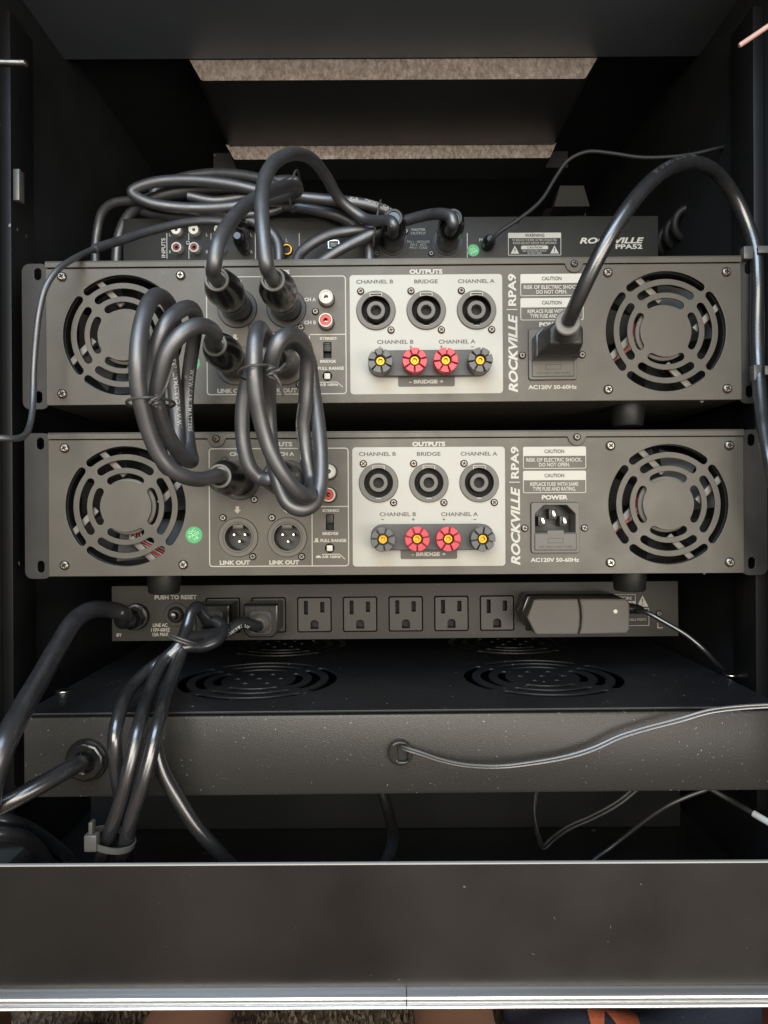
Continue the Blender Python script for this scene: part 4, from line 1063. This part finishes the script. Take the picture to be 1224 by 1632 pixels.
def hull(sc0, sc1, y0, y1, dx, dz):
    mb = MB(); n = len(out8)
    mb.add([(p[0] * sc0, y0, p[1] * sc0) for p in out8] + [(p[0] * sc1 + dx, y1, p[1] * sc1 + dz) for p in out8],
           [tuple(range(n))[::-1], tuple(range(n, 2 * n))] + [(i, (i + 1) % n, (i + 1) % n + n, i + n) for i in range(n)])
    return mb
M_PLUG = mat('plug_soft_pvc', (0.028, 0.027, 0.025), 0.42, bump=0.15, bscale=900)
sh = hull(0.96, 0.74, -15.2, -27, 2.5, 2.5)
bm = bmesh.new(); vv = [bm.verts.new(v) for v in sh.v]
for f in sh.f: bm.faces.new([vv[i] for i in f])
bmesh.ops.recalc_face_normals(bm, faces=bm.faces)
bmesh.ops.bevel(bm, geom=bm.edges[:], offset=1.6, segments=3, profile=0.5, affect='EDGES')
bm.verts.index_update(); sh = MB().add([v.co.copy() for v in bm.verts], [[v.index for v in f.verts] for f in bm.faces]); bm.free()
ob('shoulder', sh.mesh(M_PLUG), pb)
e0 = J_IEC + Vector((2.5, -26, 2.5)); e1 = P(905, 514, -54)
ax = (e1 - e0)
Ls = ax.length
prof = [(7.6, -3)]
for k in range(4): prof += [(7.4 - k * 0.35, k * Ls / 4.4 + 0.4), (7.4 - k * 0.35, (k + 0.55) * Ls / 4.4), (6.1 - k * 0.2, (k + 0.62) * Ls / 4.4), (6.1 - k * 0.2, (k + 0.98) * Ls / 4.4)]
ob('strain_relief', MB().lathe(prof, e0 - J_IEC, ax, 28).mesh(M_PLUG, ang=25), pb)
ob('relief_collar', MB().lathe([(5.0, -1), (7.2, 0), (7.3, 2.6), (6.6, 3.2), (4.4, 3.2)], e1 - J_IEC - ax.normalized() * 2, ax, 30).mesh(M_COLLAR), pb)
cable_text(pts, 4.2, 'SVT 3X18AWG  105C  VW-1  300V', at_px(pts, 1040, 290), 0.5, 2.4, t, off, m=M_FAINT)
# clips on that cord
def clip(px0, px1, py0, py1, Y, label):
    a, b = P(px0, py1, Y), P(px1, py0, Y)
    t = thing('cable_clip', label, 'cable clip', a)
    hw = (b.x - a.x) * 0.42
    ob('head', MB().box(0, hw, -3, 3, 0, b.z - a.z, 0.8).mesh(M_ZIP), t)
    ob('strap', MB().box(hw + 0.2, (b.x - a.x) + 14, -6.5, -5.0, (b.z - a.z) * 0.30, (b.z - a.z) * 0.85, 0.3).mesh(M_ZIP), t)
    return t
clip(1182, 1224, 394, 415, 2, 'pale grey cable clip on the mains cord above the upper amplifier corner')
clip(1198, 1228, 582, 608, -6, 'pale grey cable clip on the mains cord beside the upper amplifier screw')

# thin supply wire of the preamplifier
pts = path([(778, 391, 96), (783, 384, 90), (795, 371, 86), (826, 350, 84), (862, 320, 84), (886, 282, 84), (905, 256, 82), (935, 242, 80), (972, 244, 78), (1020, 251, 74), (1070, 250, 70), (1108, 245, 68), (1150, 235, 66), (1200, 228, 66)])
t, off = cable('supply_wire', 'thin black wire rising from the preamplifier power socket towards the right', 'wire', pts, 1.5, M_MATTE, n=10)
q = P(777, 391, YP) - off
ob('plug', MB().lathe([(5.2, 0), (5.2, 9), (4.2, 12), (2.4, 15)], n=20).mesh(M_CONN), t, q)

# thin grey lead down the left side
pts = path([(-40, 698, -70), (0, 698, -66), (24, 699, -60), (38, 695, -52), (46, 683, -42), (51, 660, -34), (53, 630, -28), (54, 590, -26), (57, 545, -26), (63, 495, -26), (73, 458, -25), (92, 430, -20), (120, 411, -8), (150, 397, 10),
            (190, 384, 30), (240, 368, 50), (290, 356, 66), (330, 352, 76), (365, 356, 84), (388, 366, 92), (392, 378, 98)])
t, off = cable('audio_lead', 'slim grey-black lead curving down past the left rack ears', 'cable', pts, 1.9, M_CABLE, n=12)
i0 = min(range(len(pts)), key=lambda i: (pts[i] - P(152, 396, 11)).length); i1 = min(range(len(pts)), key=lambda i: (pts[i] - P(365, 356, 84)).length)
ob('sleeve', MB().tube(pts[i0:i1], 3.0, 14).mesh(M_CABLE, ang=60, off=off), t)
for py in (370, 398):
    q = P(390, py, YP) - off
    ob('phono_plug', MB().lathe([(5.0, 4), (5.2, 7), (5.2, 22), (4.4, 26), (2.6, 30)], n=20).mesh(M_CONN), t, q)

# coil of black lead to the right of the preamplifier
pts = []
for k in range(60):
    a = 2 * math.pi * k / 22
    pts.append(P(1085, 352, 150) + Vector((10 * math.cos(a) + k * 0.05, 0.9 * k - 20, 11 * math.sin(a) - 6)))
tag(ob('coiled_lead', MB().tube(pts, 3.4, 12).mesh(M_MATTE, ang=60)), 'small coil of glossy black lead hanging to the right of the preamplifier', 'cable')

# ---- cords at the power strip
RC = 4.1
def mains_plug(parent, k, off, L=30):
    o = P(OUT_X[k], OUT_Y[k], YS) - off
    w, h = 12.4, 11.8
    prof = [(-w, -h + 4), (-w + 4, -h), (w - 4, -h), (w, -h + 4), (w, h), (-w, h)]
    c = ob('plug', plate([prof], L, M_CONN, bevel=1.2), parent, o + Vector((-1, -L - 0.6, 0)))
    ob('face', plate([rrect(0, -1, 16, 17, 3)], 1.0, M_PLUG, bevel=0.4), c, (0, -0.9, 0))
    ob('relief_collar', MB().lathe([(7.0, 0), (7.0, 2), (5.6, 4), (5.0, 9), (4.5, 9.6)], n=26).mesh(M_COLLAR), c, (0, -1.6, -1))
    return c
def exitp(k, d): return P(OUT_X[k], OUT_Y[k], YS) + Vector((-1, -d, -1))
# first plug: lead drops out, loops back through the tie, then down over the fan box
a = [exitp(0, 38), exitp(0, 46)]
pts = smooth_path(catmull(a + [P(*c) for c in [(345, 990, 22), (356, 1003, 16), (346, 1020, 8), (322, 1030, 2), (298, 1030, -4), (275, 1040, -8), (258, 1058, -14), (238, 1105, -34), (221, 1160, -66), (206, 1225, -74), (188, 1292, -74), (168, 1345, -70), (158, 1395, -62), (150, 1450, -50)]], 10), 2)
t1, off1 = cable('mains_cord', 'middle of three black cords dropping over the fan box, from the first outlet plug', 'cord', pts, RC, M_CORD)
mains_plug(t1, 0, off1)
a = [exitp(1, 38), exitp(1, 46)]
pts = smooth_path(catmull(a + [P(*c) for c in [(388, 992, 30), (362, 1006, 22), (335, 1012, 12), (312, 1014, 4), (296, 1022, -2), (285, 1050, -10), (270, 1092, -28), (252, 1155, -66), (232, 1235, -76), (208, 1310, -74), (193, 1385, -64), (186, 1450, -50)]], 10), 2)
t2, off2 = cable('mains_cord', 'rightmost of three black cords dropping over the fan box, from the second outlet plug', 'cord', pts, RC, M_CORD)
mains_plug(t2, 1, off2)
cable_text(pts, RC, 'SVT 18AWG 105C E251', 16, 0.5, 2.4, t2, off2)
pts = path([(338, 1000, 36), (328, 986, 22), (316, 967, 14), (306, 975, 8), (297, 1002, 2), (287, 1026, -6), (268, 1046, -10), (238, 1068, -16), (210, 1095, -32), (192, 1132, -58), (183, 1175, -68), (186, 1230, -66), (196, 1290, -58), (200, 1350, -50), (206, 1420, -46)])
t3, off3 = cable('mains_cord', 'leftmost of three black cords bowing outwards over the fan box edge', 'cord', pts, RC * 0.97, M_CORD)
pts = path([(246, 1180, -60), (256, 1222, -60), (280, 1268, -60), (310, 1315, -58), (342, 1352, -54), (372, 1384, -48), (410, 1420, -44)])
t, off = cable('mains_cord', 'black cord slanting down to the right behind the tied cords', 'cord', pts, RC, M_CORD)
# tie ring near the strip
c = P(291, 1020, -2)
def ring(c, ax, rx, ry, r, name, label, m):
    ax = Vector(ax).normalized(); U = ax.cross(Vector((0, 1, 0))).normalized(); V = ax.cross(U)
    pts = [c + U * (rx * math.cos(a)) + V * (ry * math.sin(a)) + ax * (0.9 * (a / math.pi - 1)) for a in [2 * math.pi * k / 40 for k in range(81)]]
    return tag(ob(name, MB().tube(pts, r, 8).mesh(m)), label, 'tie')
ring(c, (-0.35, -0.25, -0.9), 9.4, 8.6, 0.8, 'cable_tie', 'double wire tie round the cords below the reset button', M_TIE)
# plastic zip tie lower down
c = P(178, 1338, -72)
t = thing('zip_tie', 'grey plastic zip tie with square head round the cords near the case edge', 'zip tie', c)
ax = Vector((-0.25, 0.1, -0.95)).normalized(); U = ax.cross(Vector((0, 1, 0))).normalized(); V = ax.cross(U)
vs, fs = [], []
n = 36
for k in range(n):
    a = 2 * math.pi * k / n
    for (rr, hh) in ((0, -1.7), (0, 1.7), (0.8, 1.7), (0.8, -1.7)):
        vs.append(U * ((12.2 + rr) * math.cos(a)) + V * ((9.5 + rr) * math.sin(a)) + ax * hh)
for k in range(n):
    for j in range(4): fs.append((k * 4 + j, k * 4 + (j + 1) % 4, ((k + 1) % n) * 4 + (j + 1) % 4, ((k + 1) % n) * 4 + j))
ob('strap', MB().add(vs, fs).mesh(M_ZIP), t)
q = P(147, 1341, -80) - c
ob('head', MB().box(q.x - 3.4, q.x + 3.4, q.y - 3, q.y + 3, q.z - 4.5, q.z + 4.5, 0.8).mesh(M_ZIP), t)
ob('tail', MB().box(q.x - 1.0, q.x + 1.0, q.y - 2.5, q.y + 2.5, q.z + 4.6, q.z + 11, 0.3).mesh(M_ZIP), t)
# heavy supply cord of the strip
g = P(218, 982, YS)
pts = smooth_path(catmull([g + Vector((0, -16, 0)), g + Vector((-2, -24, 0)), P(196, 978, 50), P(170, 971, 36), P(143, 973, 20), P(118, 990, 4), P(93, 1030, -20), P(62, 1085, -55), P(30, 1140, -90), P(5, 1190, -108), P(-12, 1240, -112), P(-22, 1300, -104)], 10), 2)
t, off = cable('mains_cord', 'thickest black cord sweeping from the power strip gland to the left edge', 'cord', pts, 5.9, mat('cord_pvc_dusty', (0.028, 0.028, 0.030), 0.33, 0, 1.0, ior=1.6, bump=0.1, bscale=250, var=0.3, vscale=50, dust=0.06, dscale=160, rvar=0.1), n=20)
# cord of the fan box
q = P(140, 1208, YB)
pts = smooth_path(catmull([q + Vector((0, 2, 0)), q + Vector((0, -8, -0.5)), P(122, 1219, -64), P(90, 1237, -78), P(50, 1259, -88), P(10, 1280, -94), P(-30, 1298, -96), P(-70, 1310, -96)], 10), 2)
t, off = cable('mains_cord', 'glossy black cord leaving the gland on the fan box front to the left', 'cord', pts, 4.7, M_CORD)
cable_text(pts, 4.7, 'SJT 3X16AWG 300V E3104', 26, 0.9, 2.6, t, off, flip=True)
# thin pair from the grommet
def pair(ctrl, r, label, m, tw=0.03, name='twin_wire'):
    base = path(ctrl, 9, 2); off = base[0]
    t = thing(name, label, 'wire', off)
    fr = frames(base); s = 0
    A, B = [], []
    for i, (p, T, U, V) in enumerate(fr):
        if i: s += (p - fr[i - 1][0]).length
        up = Vector((0, 0, 1)); N = (up - T * up.dot(T)).normalized(); Bn = T.cross(N)
        a = 0.5 * math.sin(s * tw)
        d = (N * math.cos(a) + Bn * math.sin(a)) * (r * 1.15)
        A.append(p + d); B.append(p - d)
    for Q in (A, B): ob('strand', MB().tube(Q, r, 10).mesh(m, off=off), t)
    return t
pair([(636, 1190, -34), (642, 1192, -43), (668, 1200, -46), (704, 1212, -47), (745, 1220, -47), (790, 1222, -47), (835, 1218, -46), (905, 1206, -45), (950, 1192, -45), (990, 1174, -46), (1035, 1160, -47), (1085, 1147, -48), (1130, 1134, -49), (1175, 1128, -50), (1240, 1124, -52)], 0.78,
     'thin grey twin wire drooping across the front of the fan box', M_WIREWHITE)
# wire of the adapter
q = P(1016, 974, 44)
pts = smooth_path(catmull([q, P(1030, 976, 38), P(1060, 992, 32), P(1095, 1013, 26), P(1120, 1034, 22), P(1140, 1055, 26), P(1152, 1066, 40)], 10), 1)
cable('supply_wire', 'thin black wire hanging from the power adapter down to the fan box lid', 'wire', pts, 1.6, M_CORD, n=10)
# things in the dark gap under the fan box
pts = path([(606, 1250, 40), (618, 1290, 30), (626, 1325, 15), (624, 1355, -5), (608, 1392, -25), (590, 1440, -40)])
cable('mains_cord', 'black cord dropping behind the lower panel at the middle', 'cord', pts, 3.9, M_CORD)
pair([(1016, 1255, 20), (985, 1280, 24), (945, 1302, 30), (905, 1320, 36), (880, 1338, 40), (866, 1350, 42), (858, 1332, 50), (852, 1300, 60), (856, 1250, 72)], 1.0, 'thin twin wire bending back in the dark gap right of centre', M_CABLE)
pts = path([(1135, 1256, 20), (1110, 1264, 22), (1070, 1281, 26), (1035, 1303, 32), (1000, 1330, 38), (972, 1352, 40), (945, 1372, 36), (925, 1400, 30)])
cable('supply_wire', 'thin dark wire slanting through the gap near the right wall', 'wire', pts, 1.5, M_CABLE, n=10)
pts = path([(1130, 1256, 10), (1165, 1276, 0), (1200, 1296, -15), (1245, 1322, -30)])
t, off = cable('supply_wire', 'dark wire with a shiny pale end at the right edge below the fan box', 'wire', pts, 1.7, M_CABLE, n=10)
ob('sheath', MB().tube(path([(1201, 1296.5, -16), (1222, 1309, -23), (1245, 1322, -30)]), 2.1, 10).mesh(mat('pale_sheath', (0.6, 0.6, 0.58), 0.3), off=off), t)
pts = path([(-30, 1303, -40), (10, 1308, -35), (45, 1322, -20), (80, 1345, -5), (110, 1370, 5), (140, 1410, 10)])
cable('mains_cord', 'dark cord end lying in the lower left corner behind the panel', 'cord', pts, 4.6, M_CORD)
pts = path([(-40, 1322, -55), (0, 1328, -50), (34, 1334, -40), (62, 1358, -30), (80, 1390, -25), (90, 1430, -20)])
cable('mains_cord', 'black cord nearest the panel in the lower left corner', 'cord', pts, 4.6, M_CORD)
q = P(4, 1375, -45)
tag(ob('power_brick', MB().box(q.x - 40, q.x + 13, -62, -20, q.z - 45, q.z + 9, 8).mesh(mat('brick_grey', (0.05, 0.055, 0.055), 0.5, bump=0.2, bscale=900, dust=0.1, dscale=200))), 'dusty dark power brick peeking over the panel at the lower left', 'power brick')
# pink rod at the upper right
p, q = P(1178, 73, -70), P(1300, -9, -74)
tag(ob('rod', MB().tube([p, p + (q - p) * 0.02, q], [1.0, 1.35, 1.35], 12).mesh(M_PINK)), 'thin pale pink rod poking in at the upper right corner', 'rod')

# ================================================================== below the case: the sitter's legs, a patterned cloth
skin = mat('skin', (0.50, 0.27, 0.18), 0.5, 0, 0.4, bump=0.15, bscale=300, var=0.08, vscale=30)
me = bpy.data.meshes.new('legs')
VS, ES, RD = [], [], []
def chain(ps):
    b = len(VS)
    for i, (p, r) in enumerate(ps):
        VS.append(Vector(p) * K); RD.append((r[0] * K, r[1] * K))
        if i: ES.append((b + i - 1, b + i))
    return b
LZ = FLOOR_Z
def leg(x0, x1, sgn):
    return chain([((x0, -1150, LZ + 95), (90, 85)), ((x0, -900, LZ + 110), (78, 75)), ((x0 + 2 * sgn, -640, LZ + 105), (58, 56)), ((x0, -560, LZ + 98), (54, 52)), ((x0, -400, LZ + 68), (55, 54)), ((x1, -220, LZ + 52), (44, 42)),
                  ((x1, -60, LZ + 44), (31, 31)), ((x1, 20, LZ + 42), (29, 31)), ((x1, 70, LZ + 38), (32, 32)), ((x1 + 22 * sgn, 100, LZ + 50), (36, 24)), ((x1 + 50 * sgn, 118, LZ + 58), (38, 17)), ((x1 + 75 * sgn, 122, LZ + 60), (30, 11))])
a = leg(-150, -135, -1); b = leg(30, 46, 1)
hip = len(VS); VS.append(Vector((-55, -1230, LZ + 120)) * K); RD.append((0.13, 0.11)); ES += [(a, hip), (b, hip)]
me.from_pydata([tuple(v) for v in VS], ES, [])
po = bpy.data.objects.new('person', me); COL.objects.link(po)
md = po.modifiers.new('skin', 'SKIN')
for i, sv in enumerate(me.skin_vertices[0].data): sv.radius = RD[i]
me.skin_vertices[0].data[hip].use_root = True
sb = po.modifiers.new('sub', 'SUBSURF'); sb.levels = 2; sb.render_levels = 2
dg = bpy.context.evaluated_depsgraph_get()
me2 = bpy.data.meshes.new_from_object(po.evaluated_get(dg)); po.modifiers.clear(); po.data = me2; finish(me2, skin, True, 180)
tag(po, 'bare legs of a person seated before the case, just showing below its silver edge', 'person')
# patterned cloth
navy = mat('navy_cloth', (0.055, 0.065, 0.105), 0.85, 0, 0.3, bump=0.6, bscale=500, dust=0.5, dscale=420)
mb = MB(); nx, ny = 50, 24
for j in range(ny):
    for i in range(nx):
        x = 88 + 300 * i / (nx - 1); y = -70 + 220 * j / (ny - 1)
        z = FLOOR_Z + 16 + 7 * math.sin(x * 0.045 + y * 0.03) + 5 * math.sin(y * 0.09 - x * 0.02)
        mb.v.append((x, y, z))
for j in range(ny - 1):
    for i in range(nx - 1):
        q = (j * nx + i, j * nx + i + 1, (j + 1) * nx + i + 1, (j + 1) * nx + i); mb.f.append(q); mb.mi.append(0)
cl = ob('cloth', mb.mesh(navy)); md = cl.modifiers.new('thick', 'SOLIDIFY'); md.thickness = 0.003
tag(cl, 'crumpled navy cloth with orange-red patches on the carpet at the right', 'cloth')
orange = mat('orange_print', (0.75, 0.20, 0.09), 0.8, bump=0.5, bscale=500, var=0.2, vscale=100)
for (px, w, h, rt) in ((948, 7, 60, 0.2), (968, 6, 50, -0.3), (995, 10, 60, 0.1)):
    c = P(px, 1622, 60); x = c.x
    pts = []
    me3 = MB()
    for k in range(14):
        y = 30 + 70 * k / 13; hw = w * math.sin(math.pi * (k + .6) / 14.2) ** 0.6
        xx = x + rt * (y - 60)
        for s in (-1, 1):
            X = xx + s * hw
            me3.v.append((X, y, FLOOR_Z + 16 + 7 * math.sin(X * 0.045 + y * 0.03) + 5 * math.sin(y * 0.09 - X * 0.02) + 4.2))
    for k in range(13): me3.f.append((2 * k, 2 * k + 1, 2 * k + 3, 2 * k + 2)); me3.mi.append(0)
    pp = ob('print_patch', me3.mesh(orange), cl)
# cord on the carpet
pts = [Vector((-260 + 20 * k, 40 + 25 * math.sin(k * 0.8), FLOOR_Z + 8)) for k in range(7)]
cable('floor_cord', 'black cord lying on the carpet beside the left leg', 'cord', smooth_path(catmull(pts, 8), 1), 4.5, M_CORD)
